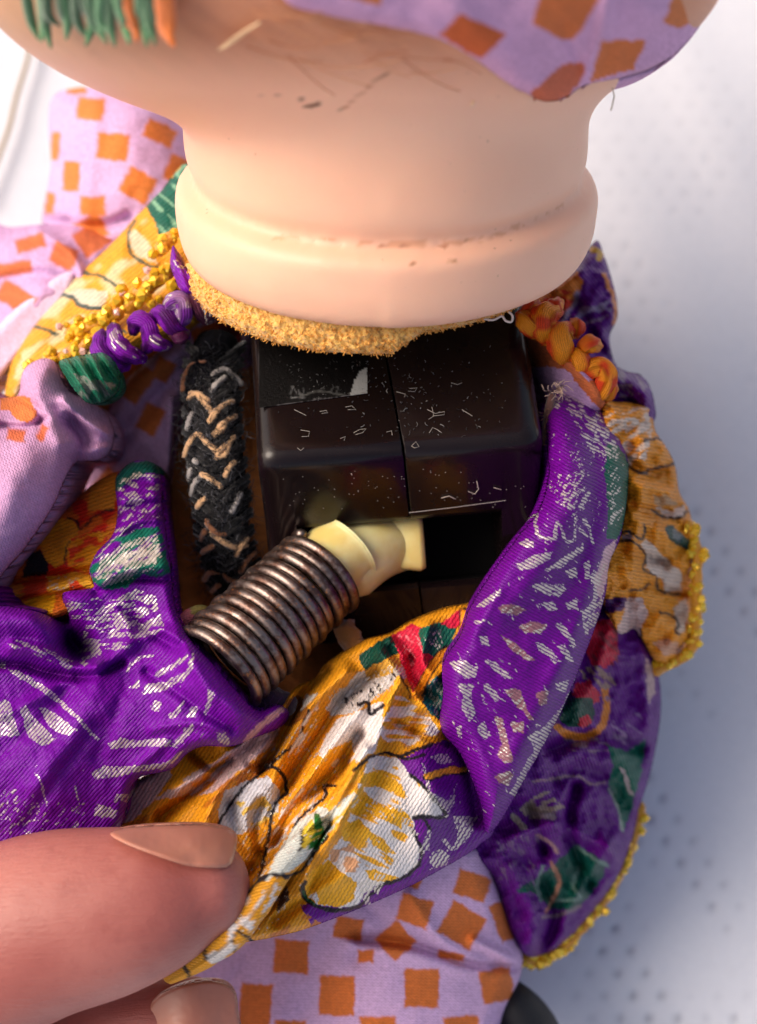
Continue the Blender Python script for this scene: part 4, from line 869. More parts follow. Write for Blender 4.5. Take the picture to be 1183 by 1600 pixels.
panel('gather', [(270, 384), (276, 392), (284, 410), (300, 430), (318, 446), (312, 466), (300, 462), (284, 455), (272, 432), (266, 410)], [(272, 390, 4.3), (268, 430, 4.3), (290, 420, 4.45), (290, 455, 4.4), (316, 446, 4.5), (310, 464, 4.4)], SATIN, (120, 22, 164), [('fn', [(272, 405), (290, 415), (280, 425), (270, 418)], .4, 30, 9, 4, 3), ('fn', [(300, 440), (318, 446), (312, 466), (303, 463)], .4, 60, 9, 3, 3)],
      dress, 2, (9, .2), .6, [([(280, 405), (296, 440), (306, 462)], 4, -.06)], (.03, 20, 2), 50)
OR1, OR2 = (236, 142, 30), (214, 62, 20)
for i, (q, r) in enumerate([([(130, 190), (160, 240), (200, 290)], .09), ([(310, 170), (250, 190), (240, 250), (265, 320)], .115), ([(395, 280), (340, 290), (350, 370), (370, 440)], .11), ([(545, 360), (500, 350), (460, 390)], .085), ([(400, 430), (440, 420), (460, 470), (430, 520)], .085),
                            ([(450, 530), (500, 500), (570, 480), (600, 530), (575, 600), (545, 640)], .095), ([(200, 110), (170, 150), (150, 170)], .07), ([(330, 120), (300, 150), (290, 180)], .08), ([(420, 230), (440, 260), (425, 300)], .07), ([(590, 560), (620, 600), (600, 650)], .08), ([(480, 560), (520, 600), (540, 640)], .07)]):
    roll_('gather', zt(q), 4.35 - .02 * i, r, OR1, OR2, seed=20 + i * 2)
# tacking threads
V, F, uv = tube([SP(a, b, 5.35) for a, b in [(752, 497), (770, 500), (784, 494), (790, 501), (799, 503), (801, 494), (796, 488)]], .012, 6, sub=4)
tt = mesh('thread_end', V, F, simple('white_thread', (214, 200, 190), .7), dress, uv=uv)

# --- left satin panel
JI = [(180, 752), (192, 732), (212, 720), (236, 722), (250, 736), (254, 790), (262, 850), (268, 900), (276, 955), (300, 1002), (337, 1042), (370, 1080), (402, 1110), (432, 1100), (452, 1112), (440, 1135), (400, 1152), (362, 1166), (318, 1166), (292, 1178), (268, 1202), (216, 1216), (200, 1250), (190, 1288), (150, 1330), (60, 1345), (-40, 1345),
      (-40, 944), (0, 946), (40, 952), (78, 962), (104, 972), (106, 955), (98, 938), (100, 926), (122, 922), (146, 918), (144, 905), (140, 890), (152, 862), (176, 836), (184, 800)]
jops = [('p', (14, 70, 64), [(170, 760), (195, 725), (250, 715), (262, 745), (235, 738), (200, 752), (184, 770)]), ('fn', [(185, 752), (215, 735), (250, 745), (250, 765), (190, 800), (184, 780)], .5, 5, 12, 5, 3), ('fn', [(184, 790), (215, 772), (245, 775), (252, 790), (200, 810), (190, 832), (178, 830)], .55, -30, 12, 5, 8),
        ('p', (18, 104, 86), [(138, 892), (150, 862), (185, 838), (215, 826), (248, 822), (258, 850), (268, 898), (262, 906), (240, 900), (222, 898), (198, 918), (168, 924), (148, 910)]), ('fn', [(148, 900), (160, 868), (200, 845), (245, 835), (255, 870), (235, 890), (200, 905), (165, 920)], .40, -28, 18, 4.5, 5),
        ('n', (110, 10, 150), [(138, 892), (150, 858), (215, 820), (262, 822), (270, 906), (168, 926)], .60, -28, 22, 6, 21), ('n', (214, 206, 196), [(160, 900), (200, 850), (250, 850), (240, 890)], .52, -28, 16, 5, 8), ('n', (90, 14, 120), [(184, 800), (250, 790), (255, 822), (180, 840)], .6, -20, 20, 10, 2), ('fl', 2.5, [(150, 872), (180, 842), (215, 812), (246, 790)]), ('fd', [(190, 790), (250, 800), (245, 820), (180, 840)], 14, 5, 1.6, -30, 5),
        ('p', (26, 18, 34), zj([(310, 150), (360, 130), (400, 110), (380, 170), (330, 200)])),
        ('fn', zj([(470, 500), (520, 330), (560, 250), (680, 150), (850, 80), (960, 130), (1020, 330), (900, 370), (800, 440), (640, 470), (520, 560)]), .46, -12, 16, 3.6, 11), ('fn', zj([(340, 180), (480, 120), (640, 130), (640, 250), (500, 280), (380, 240)]), .62, -10, 16, 3, 12),
        ('fn', zj([(20, 400), (80, 385), (300, 450), (480, 530), (420, 580), (250, 500), (60, 440)]), .5, 25, 14, 4, 13), ('fn', zj([(0, 520), (60, 560), (120, 620), (0, 560)]), .4, 25, 12, 4, 6)]
for q in [[(50, 570), (110, 575), (180, 620), (290, 690), (400, 780), (500, 880), (610, 1005), (600, 1022), (480, 890), (380, 805), (240, 700), (130, 640)], [(-10, 790), (20, 765), (50, 768), (125, 985), (60, 992), (-10, 985)],
          [(118, 805), (155, 798), (220, 880), (345, 1005), (320, 1030), (260, 1042), (200, 1015), (160, 950)], [(235, 812), (290, 818), (400, 885), (485, 950), (430, 978), (350, 965), (285, 900)],
          [(665, 1030), (740, 998), (800, 1012), (1050, 1000), (1050, 1045), (800, 1058), (690, 1068)], [(560, 1218), (640, 1172), (770, 1175), (1000, 1155), (1130, 1072), (1120, 1110), (1010, 1190), (840, 1208), (720, 1235), (590, 1248)],
          [(945, 605), (1000, 565), (1040, 558), (1030, 600), (965, 628)], [(868, 732), (900, 668), (1020, 652), (1145, 590), (1140, 625), (1020, 698), (960, 715)], [(925, 800), (960, 768), (992, 785), (985, 835), (945, 838)], [(1030, 858), (1085, 828), (1132, 758), (1112, 835), (1070, 890)],
          [(785, 690), (862, 632), (855, 680), (805, 700)], [(1140, 870), (1180, 805), (1220, 800), (1200, 870)], [(1050, 1045), (1095, 1000), (1190, 905), (1200, 930), (1150, 985), (1092, 1055)], [(570, 1482), (600, 1398), (722, 1445), (700, 1495)], [(700, 1385), (720, 1340), (822, 1348), (790, 1395)],
          [(1100, 700), (1160, 560), (1180, 480), (1200, 470), (1190, 560)], [(1040, 560), (1150, 480), (1160, 500), (1060, 590)], [(1290, 700), (1320, 720), (1270, 860), (1255, 850)], [(1330, 960), (1420, 1000), (1400, 1050), (1340, 1010)]]:
    jops.append(('fp', zj(q)))
jops += [('fl', 4.5, zj([(785, 590), (800, 550), (850, 510), (940, 492)])), ('fl', 2.5, zj([(220, 1205), (250, 1270), (290, 1400)])), ('fl', 3, zj([(470, 1300), (480, 1380)])), ('fd', zj([(0, 1320), (160, 1310), (300, 1400), (560, 1400), (500, 1577), (0, 1600)]), 110, 7, 1.9, -50, 31), ('fd', zj([(1000, 900), (1400, 900), (1400, 1060), (1150, 1080)]), 22, 6, 1.5, -50, 6),
         ('fd', zj([(0, 300), (300, 330), (700, 560), (900, 700), (700, 1300), (0, 1300)]), 16, 4, 1.3, -45, 9), ('l', (196, 150, 160), 10, [(384, 1160), (410, 1132), (440, 1110)])]
panel('satin_panel', JI, [(215, 740, 4.3), (220, 800, 4.6), (220, 870, 4.9), (230, 930, 4.9), (250, 1000, 5.1), (0, 970, 5.3), (80, 990, 5.2), (100, 1020, 5.0), (0, 1060, 5.2), (150, 1100, 5.35), (50, 1200, 5.5), (250, 1080, 5.4), (320, 1080, 5.6), (295, 1020, 5.5), (380, 1125, 5.45), (430, 1120, 5.0), (200, 1180, 5.25), (170, 1260, 5.1), (0, 1320, 5.3)], SATIN, (110, 10, 150), jops,
      dress, 1.9, (15, .32), .9,
      [([(84, 955), (104, 982), (122, 1012)], 19, -.75), ([(110, 1005), (122, 1020)], 14, -.3), ([(-30, 975), (40, 972), (80, 985)], 24, 0.196), ([(20, 1012), (70, 1022), (115, 1038), (150, 1042)], 12, 0.280), ([(-20, 1040), (30, 1038), (80, 1052), (140, 1056), (190, 1036)], 7, -0.224), ([(150, 1046), (185, 1020), (200, 990), (190, 950)], 14, 0.168),
       ([(100, 1080), (60, 1130), (-20, 1190)], 13, -0.070), ([(150, 1075), (110, 1150), (60, 1230)], 18, 0.098), ([(200, 1060), (180, 1120), (150, 1180)], 12, -0.070), ([(190, 950), (240, 990), (280, 1010)], 8, -0.112), ([(200, 1010), (250, 985), (275, 1000)], 10, 0.112), ([(150, 925), (200, 905), (262, 905)], 6, -0.168), ([(160, 912), (200, 890), (262, 884)], 11, 0.196), ([(182, 800), (215, 790), (252, 785)], 6, -0.112), ([(180, 835), (215, 815), (250, 812)], 6, 0.084),
       ([(195, 765), (220, 752), (250, 760)], 6, -0.070), ([(290, 1020), (330, 1080), (400, 1130)], 14, 0.112), ([(230, 1050), (290, 1090), (360, 1140)], 8, -0.084), ([(240, 1140), (300, 1130), (350, 1140)], 8, 0.070), ([(0, 1120), (60, 1090), (110, 1060)], 10, 0.070), ([(40, 1290), (100, 1200), (160, 1130)], 10, -0.056), ([(210, 1200), (260, 1160)], 8, 0.084)],
      (.05, 46, 50), -48, label='bright purple satin front panel held by the thumb')
# orange flowered fold behind it
panel('flowered_fold', [(-40, 960), (-40, 905), (20, 868), (48, 838), (72, 810), (110, 790), (140, 760), (178, 738), (200, 745), (196, 800), (190, 860), (180, 910), (150, 935), (120, 950), (90, 965), (40, 970)],
      [(0, 900, 3.7), (80, 850, 3.9), (150, 800, 4.0), (180, 760, 3.9), (60, 930, 4.3), (140, 900, 4.4)], CREPE, (214, 104, 30),
      [('n', (204, 40, 22), zg([(300, 1000), (700, 650), (780, 950), (620, 1400), (0, 1500), (0, 1300)]), .55, -40, 26, 16, 4), ('p', (222, 140, 40), zg([(560, 780), (720, 700), (700, 930), (540, 940)])), ('p', (224, 150, 30), zg([(230, 1080), (330, 1000), (440, 980), (500, 1050), (430, 1130), (400, 1260), (340, 1290), (280, 1240), (240, 1150)])), ('p', (224, 142, 20), zg([(420, 1130), (560, 1080), (680, 1060), (620, 1150), (600, 1260), (520, 1310), (430, 1290), (410, 1220)])),
       ('n', (214, 60, 26), zg([(420, 1130), (680, 1060), (600, 1260), (430, 1290)]), .55, -20, 20, 8, 9), ('l', BLK, 3.5, zg([(420, 980), (480, 1000), (490, 1050), (540, 1020), (600, 960), (700, 930)])), ('l', BLK, 2.5, zg([(430, 1130), (405, 1200), (400, 1270)])), ('p', (30, 34, 36), zg([(180, 1200), (250, 1180), (300, 1270), (290, 1330), (130, 1350)])),
       ('p', (196, 60, 26), zg([(0, 1400), (270, 1340), (290, 1440), (0, 1540)])), ('n', (214, 140, 40), zg([(0, 1380), (270, 1340), (290, 1440), (0, 1540)]), .5, -20, 30, 10, 3), ('p', (226, 160, 40), zg([(290, 1350), (480, 1320), (560, 1340), (590, 1440), (300, 1450)])), ('p', (214, 60, 20), zg([(430, 1380), (470, 1370), (560, 1440), (430, 1440)])),
       ('p', (234, 166, 22), zg([(60, 1540), (250, 1460), (340, 1450), (330, 1560), (200, 1590)])), ('fn', zg([(290, 1350), (560, 1340), (420, 1430), (300, 1430)]), .6, -30, 12, 3, 4)],
      dress, 2.2, (12, .22), .9, [([(-20, 915), (60, 905), (140, 892), (190, 890)], 7, -.2), ([(-10, 930), (60, 922), (140, 908)], 10, .12), ([(20, 945), (90, 930), (140, 925)], 5, -.12), ([(100, 850), (130, 830), (180, 820)], 12, .12), ([(75, 870), (100, 880)], 14, .08)], (.06, 40, 52), -20, label='orange and red flowered fold beside the teal patch')

# --- right rolled satin edge
M_ = z8([(430, 170), (440, 120), (470, 104), (540, 108), (610, 145), (680, 245), (716, 345), (716, 450), (692, 600), (655, 690), (640, 800), (600, 925), (548, 1060), (492, 1190), (420, 1330), (335, 1480), (275, 1580), (235, 1600), (218, 1500), (150, 1335), (82, 1250), (92, 1135), (92, 1030), (150, 935), (180, 850), (240, 750), (340, 610), (415, 515), (448, 400), (440, 270)])
mops = [('p', TEAL, z8([(648, 285), (690, 300), (740, 400), (710, 540), (680, 612), (645, 612), (650, 500), (636, 400)])), ('fn', z8([(640, 290), (700, 330), (715, 450), (680, 600), (650, 560)]), .62, -55, 12, 3, 4), ('p', (214, 176, 186), z8([(680, 610), (650, 740), (625, 820), (600, 760), (640, 640)])),
        ('fn', z8([(430, 110), (480, 95), (600, 130), (560, 200), (500, 170), (440, 180)]), .52, 30, 12, 3.5, 5), ('fn', z8([(520, 180), (610, 160), (690, 280), (660, 340), (600, 320), (560, 260)]), .45, 40, 9, 4, 7), ('fd', z8([(500, 230), (620, 330), (600, 420), (520, 330)]), 22, 7, 2, -55, 7),
        ('fd', z8([(460, 380), (580, 380), (620, 560), (560, 640), (520, 520), (440, 450)]), 70, 6, 1.8, -55, 3), ('fn', z8([(470, 385), (580, 375), (590, 480), (520, 520), (480, 450)]), .58, -55, 9, 3, 3), ('fd', z8([(620, 330), (650, 300), (660, 600), (640, 620)]), 18, 6, 1.6, -55, 9),
        ('fl', 5, z8([(410, 528), (405, 570), (418, 602), (470, 612)])), ('fl', 4.5, z8([(470, 610), (478, 550), (495, 590), (505, 618), (535, 612), (540, 580)])), ('fl', 4.5, z8([(555, 575), (580, 600)])), ('fl', 4.5, z8([(572, 545), (590, 590), (602, 625)])),
        ('fl', 5, z8([(640, 700), (610, 760), (600, 830), (565, 870), (580, 930)])), ('fl', 4, z8([(555, 850), (600, 870)])), ('fl', 4, z8([(600, 720), (595, 760)])), ('fn', z8([(620, 680), (640, 800), (600, 920), (560, 900), (590, 780)]), .5, -60, 10, 3, 14)]
for q in [[(350, 622), (375, 610), (402, 622), (398, 638), (370, 642)], [(335, 702), (400, 665), (462, 652), (455, 676), (390, 712), (345, 715)], [(435, 715), (480, 680), (560, 632), (568, 652), (500, 702), (450, 720)], [(385, 770), (430, 758), (500, 766), (510, 785), (480, 806), (430, 796)], [(200, 838), (240, 805), (292, 782), (286, 800), (230, 838)],
          [(420, 828), (460, 820), (484, 850), (450, 852)], [(498, 825), (545, 812), (548, 852), (515, 846)], [(468, 892), (492, 894), (548, 970), (535, 976), (480, 915)], [(472, 970), (495, 966), (538, 1022), (520, 1028)], [(400, 958), (430, 964), (492, 1025), (475, 1032), (415, 985)],
          [(116, 1026), (160, 1020), (212, 1050), (206, 1076), (170, 1082), (130, 1056)], [(232, 1018), (270, 1025), (330, 1082), (300, 1080), (245, 1040)], [(212, 938), (240, 938), (248, 972), (220, 966)], [(134, 1098), (192, 1102), (186, 1160), (202, 1200), (180, 1228), (155, 1180), (160, 1140)], [(222, 1104), (245, 1104), (287, 1150), (270, 1162), (240, 1130)],
          [(472, 1100), (517, 1088), (506, 1128), (485, 1122)], [(208, 1242), (230, 1228), (252, 1276), (230, 1288), (212, 1265)], [(138, 1242), (157, 1235), (152, 1288), (140, 1272)], [(505, 715), (540, 705), (545, 735), (520, 745)], [(565, 690), (585, 680), (592, 740), (570, 745)], [(190, 890), (235, 882), (236, 890), (200, 900)],
          [(492, 1175), (545, 1075), (565, 1095), (480, 1225), (385, 1380), (335, 1485), (318, 1470), (400, 1320), (375, 1280), (440, 1240)]]:
    mops.append(('fp', z8(q)))
mops += [('fd', z8([(420, 520), (600, 640), (590, 900), (480, 1180), (330, 1460), (230, 1560), (100, 1240), (110, 1050), (260, 760)]), 90, 9, 1.8, 50, 41), ('fd', z8([(440, 250), (600, 300), (640, 600), (480, 700), (420, 560)]), 40, 5, 1.5, -55, 43)]
BRN = (150, 96, 104)
for q in [[(272, 842), (330, 828), (372, 850), (340, 868), (290, 857)], [(345, 905), (400, 884), (442, 905), (420, 928), (370, 927)], [(285, 935), (330, 960), (402, 1020), (380, 1022), (310, 977)], [(298, 1118), (350, 1120), (372, 1180), (402, 1222), (380, 1218), (330, 1160)], [(408, 1130), (447, 1120), (442, 1172), (418, 1172)], [(268, 1205), (292, 1220), (320, 1330), (332, 1362), (300, 1372), (273, 1340), (290, 1300), (273, 1240)],
          [(318, 1230), (362, 1228), (367, 1267), (330, 1262)], [(268, 1410), (310, 1394), (332, 1410), (310, 1442), (278, 1436)]]:
    mops.append(('p', (146, 100, 112), z8(q))); mops.append(('fn', z8(q), .55, -30, 9, 3, 3))
panel('rolled_edge', M_, [(870, 640, 4.4), (930, 650, 4.3), (900, 720, 4.9), (960, 740, 4.7), (900, 800, 5.25), (940, 860, 5.0), (850, 900, 5.5), (910, 980, 5.2), (790, 980, 5.5), (850, 1080, 5.35), (740, 1080, 5.5), (780, 1200, 5.4), (730, 1160, 5.3), (765, 1280, 5.1), (860, 1120, 5.2)], SATIN, PUR, mops,
      dress, 1.9, (34, .5), 1.0, [([(880, 660), (905, 760), (860, 860), (780, 960)], 26, .10), ([(850, 800), (790, 890), (740, 990)], 13, .06), ([(700, 1060), (740, 1150), (760, 1250)], 16, .06), ([(930, 700), (925, 800), (900, 900)], 14, -.05), ([(940, 880), (880, 1030), (800, 1180)], 18, .05)], (.035, 60, 60), 28, label='smooth purple satin edge rolled over beside the black box')

# --- gold and white flowered folds in the middle
K_ = [(182, 1290), (190, 1262), (208, 1226), (250, 1196), (280, 1160), (310, 1146), (352, 1150), (372, 1162), (398, 1136), (424, 1120), (440, 1096), (462, 1074), (490, 1062), (506, 1040), (530, 1022), (556, 1008), (575, 998), (610, 990), (640, 972), (680, 956), (720, 946), (770, 950), (800, 1050), (790, 1180), (775, 1290), (752, 1318), (730, 1335), (690, 1358), (640, 1385), (580, 1412), (520, 1436), (470, 1454), (420, 1466), (372, 1476), (345, 1500), (310, 1520), (262, 1532), (258, 1518), (300, 1490), (340, 1460), (372, 1430), (360, 1380), (300, 1330), (220, 1310)]
def kz(*a): return zk(list(a))
kops = [('p', (206, 176, 178), [(185, 1290), (212, 1222), (265, 1200), (270, 1210), (240, 1250), (210, 1280)]), ('n', (206, 176, 178), [(240, 1250), (330, 1190), (440, 1120), (430, 1170), (330, 1240)], .42, -35, 34, 6, 3), ('p', (208, 176, 180), [(352, 1190), (396, 1140), (418, 1124), (440, 1136), (420, 1166), (380, 1200), (340, 1230)]), ('n', (190, 110, 30), [(200, 1290), (440, 1160), (380, 1290), (300, 1300)], .6, -35, 30, 9, 6),
        ('p', (206, 206, 216), kz((0, 560), (80, 520), (160, 500), (210, 560), (200, 640), (110, 690), (60, 720), (-20, 700), (-20, 620))), ('n', (226, 190, 90), kz((40, 600), (150, 580), (200, 640), (110, 700)), .55, -40, 14, 7, 6),
        ('l', BLK, 5.1, kz((-30, 720), (-10, 660), (30, 600), (90, 530), (150, 480), (180, 470))), ('l', BLK, 5.8, kz((150, 470), (190, 470), (225, 510), (235, 560))), ('l', BLK, 5.1, kz((150, 480), (240, 400), (280, 350), (310, 260))), ('p', (150, 90, 30), kz((230, 230), (270, 200), (300, 220), (310, 280), (250, 320), (215, 310))), ('n', (226, 220, 210), kz((300, 200), (360, 200), (330, 330), (270, 420), (240, 430)), .58, -55, 26, 6, 3),
        ('p', (206, 200, 200), kz((410, 210), (500, 120), (600, 90), (690, 60), (690, 130), (600, 180), (500, 260), (400, 285), (375, 250))), ('n', BLK, kz((420, 230), (680, 80), (690, 120), (500, 260)), .60, 80, 9, 2.6, 4), ('p', (200, 150, 60), kz((520, 110), (640, 60), (670, 90), (600, 130), (530, 150))), ('fn', kz((380, 200), (690, 60), (690, 130), (520, 250), (390, 290)), .5, 60, 9, 3, 5),
        ('p', (12, 64, 52), kz((495, 60), (560, 10), (620, -20), (650, 40), (600, 70), (520, 110))), ('p', RED, kz((620, -20), (700, -60), (760, -30), (800, 40), (760, 90), (730, 130), (700, 200), (682, 150), (650, 70))), ('n', (226, 120, 130), kz((640, -20), (760, -30), (700, 190)), .62, 60, 10, 3, 5),
        ('p', (16, 92, 76), kz((715, -40), (780, -60), (870, -80), (840, 20), (790, 60), (740, 50))), ('fn', kz((730, -20), (800, -40), (830, 20), (760, 50)), .58, 60, 9, 2.6, 5), ('p', RED, kz((860, -110), (900, -120), (890, -60), (850, -40), (800, -60))),
        ('p', (20, 110, 110), kz((750, 170), (790, 130), (840, 170), (830, 300), (770, 290), (735, 230))), ('fn', kz((750, 140), (830, 150), (820, 300), (760, 270)), .5, 60, 9, 3, 8), ('l', (28, 24, 30), 16, kz((890, -100), (880, 0), (810, 50), (760, 110), (725, 190))), ('l', (226, 138, 26), 11, kz((890, -100), (878, 5), (806, 55), (756, 115), (715, 200), (700, 215))),
        # purple ground at the right
        ('p', PUR, kz((560, 430), (650, 440), (740, 400), (810, 370), (900, 380), (1080, 480), (1080, 800), (700, 1000), (380, 1120), (330, 1060), (280, 980), (420, 960), (540, 900))),
        # the big white flower
        ('p', WHT, kz((548, 425), (600, 432), (645, 440), (690, 500), (735, 545), (765, 570), (815, 632), (800, 650), (735, 648), (700, 665), (700, 710), (725, 780), (715, 830), (650, 880), (580, 900), (520, 940), (490, 985), (430, 990), (350, 975), (310, 950), (295, 905), (340, 850), (385, 800), (430, 740), (470, 640), (500, 540), (520, 480))),
        ('p', (236, 170, 34), kz((330, 850), (385, 810), (440, 860), (490, 900), (480, 960), (430, 988), (350, 972), (345, 930), (300, 960), (298, 900)))]
for q in [[(505, 500), (560, 480), (640, 520), (680, 580), (620, 560), (560, 540), (510, 545)], [(480, 590), (560, 600), (650, 650), (660, 700), (600, 670), (540, 650), (470, 640)], [(430, 700), (500, 660), (540, 720), (520, 760), (440, 740)], [(520, 690), (580, 740), (640, 790), (600, 790), (540, 750)], [(520, 850), (560, 850), (640, 880), (600, 900), (540, 880)], [(700, 500), (730, 530), (720, 550)], [(600, 600), (680, 640), (700, 680), (640, 660)]]:
    kops.append(('p', (240, 176, 36), zk(q)))
kops += [('n', (236, 168, 34), kz((480, 480), (640, 470), (700, 700), (600, 860), (420, 800)), .57, 25, 28, 7, 31), ('n', (214, 160, 120), kz((390, 780), (480, 760), (500, 860), (400, 850)), .5, 20, 20, 12, 4),
         ('l', BLK, 5.1, kz((645, 432), (690, 440), (740, 420))), ('l', BLK, 5.8, kz((690, 500), (735, 540), (780, 590), (818, 640), (800, 655), (735, 652), (703, 655))), ('l', BLK, 5.8, kz((695, 700), (728, 770), (720, 830), (650, 885), (580, 910), (500, 985))), ('l', BLK, 7.2, kz((500, 985), (430, 1000), (350, 985), (305, 960), (292, 920), (300, 895))), ('l', (24, 90, 50), 2.5, kz((292, 930), (310, 960), (340, 975))), ('l', BLK, 4.3, kz((700, 660), (745, 665), (760, 700))),
         ('fp', kz((728, 450), (745, 470), (770, 560), (830, 600), (850, 560), (860, 520), (850, 600), (830, 640), (760, 590))), ('fp', kz((760, 430), (830, 420), (850, 450), (800, 460))), ('fp', kz((840, 650), (935, 655), (920, 700), (890, 750), (850, 760), (870, 700))), ('fl', 7, kz((870, 690), (885, 740), (840, 770), (815, 740))), ('fp', kz((755, 700), (768, 705), (755, 780), (715, 785), (740, 740))), ('fp', kz((765, 790), (800, 775), (840, 800), (820, 830), (780, 845), (762, 820))),
         ('fp', kz((490, 900), (530, 880), (560, 900), (520, 970))), ('fp', kz((500, 900), (520, 900), (545, 980), (525, 985))), ('fp', kz((560, 860), (600, 870), (575, 940), (555, 930))), ('fp', kz((650, 660), (690, 660), (715, 720), (670, 720))), ('fd', kz((740, 560), (900, 600), (900, 800), (700, 880), (640, 900)), 16, 6, 1.8, -40, 3), ('fn', kz((520, 560), (700, 600), (700, 820), (520, 860)), .66, 30, 8, 3, 17),
         ('l', (28, 24, 30), 14, kz((750, 505), (820, 488), (885, 482))), ('l', (226, 150, 40), 10, kz((750, 503), (820, 486), (885, 480))),
         # gold cap above it
         ('p', (236, 168, 40), kz((640, 130), (668, 150), (690, 210), (740, 250), (785, 290), (800, 330), (780, 365), (730, 390), (640, 415), (556, 415), (575, 320), (600, 240))), ('n', WHT, kz((640, 190), (760, 280), (800, 340), (640, 410), (570, 350)), .52, 5, 30, 6, 9), ('l', BLK, 5.1, kz((550, 425), (600, 418), (650, 428), (700, 410), (770, 385))), ('l', (60, 30, 20), 2.5, kz((650, 130), (680, 180), (690, 215))),
         # left sweep of the middle folds
         ('p', WHT, kz((420, 290), (500, 262), (590, 225), (590, 300), (556, 410), (470, 470), (400, 470), (350, 420), (380, 350))), ('n', (236, 172, 40), kz((350, 420), (470, 370), (490, 470), (400, 560), (280, 640)), .42, -50, 34, 8, 12), ('l', BLK, 5.1, kz((480, 480), (520, 450), (552, 425))), ('l', BLK, 5.8, kz((500, 240), (535, 235), (540, 275), (590, 240))),
         ('n', WHT, kz((240, 560), (330, 500), (360, 600), (200, 760), (150, 800)), .62, -50, 24, 5, 14), ('l', BLK, 5.8, kz((235, 560), (185, 620), (172, 700), (150, 800), (130, 880))), ('l', BLK, 5.1, kz((410, 540), (375, 540), (370, 585), (300, 640), (260, 690))),
         ('p', (210, 214, 206), kz((260, 690), (350, 620), (400, 620), (480, 560), (500, 590), (400, 700), (330, 790), (240, 860), (150, 890), (190, 800))), ('n', (230, 170, 50), kz((380, 600), (500, 480), (520, 560), (400, 720)), .5, -50, 24, 6, 19), ('p', (30, 120, 50), kz((335, 640), (352, 640), (380, 720), (345, 770), (310, 780), (330, 710))), ('l', (232, 190, 60), 3, kz((315, 720), (360, 700))), ('l', (232, 190, 60), 3, kz((318, 745), (358, 728))), ('p', (230, 200, 60), kz((290, 700), (328, 660), (335, 720), (300, 780), (285, 750))),
         ('l', BLK, 5.1, kz((385, 730), (330, 790), (290, 850), (230, 870), (215, 860))), ('l', BLK, 4.3, kz((285, 700), (290, 750), (275, 780))), ('p', (70, 40, 20), kz((215, 930), (240, 910), (240, 960), (200, 1010), (190, 990))),
         ('l', BLK, 5.8, kz((235, 880), (160, 870), (60, 960), (10, 1020))), ('l', BLK, 6.5, kz((30, 1045), (60, 1080), (110, 1115))), ('l', BLK, 5.8, kz((40, 1050), (30, 1110), (45, 1160))), ('l', BLK, 5.8, [(318, 1480), (322, 1496), (336, 1502), (352, 1498)]), ('l', BLK, 5.8, [(284, 1500), (290, 1514), (296, 1526)]), ('p', (210, 204, 200), [(322, 1490), (350, 1482), (366, 1480), (350, 1502), (328, 1506)]),
         ('n', WHT, kz((30, 980), (200, 880), (220, 920), (100, 1080), (0, 1180)), .60, -50, 22, 8, 5), ('fn', kz((0, 500), (300, 300), (500, 300), (300, 900), (100, 1200), (0, 1200)), .70, -60, 9, 3, 33), ('n', (190, 110, 30), kz((120, 1110), (290, 1000), (380, 1060), (200, 1120)), .6, -30, 20, 8, 3)]
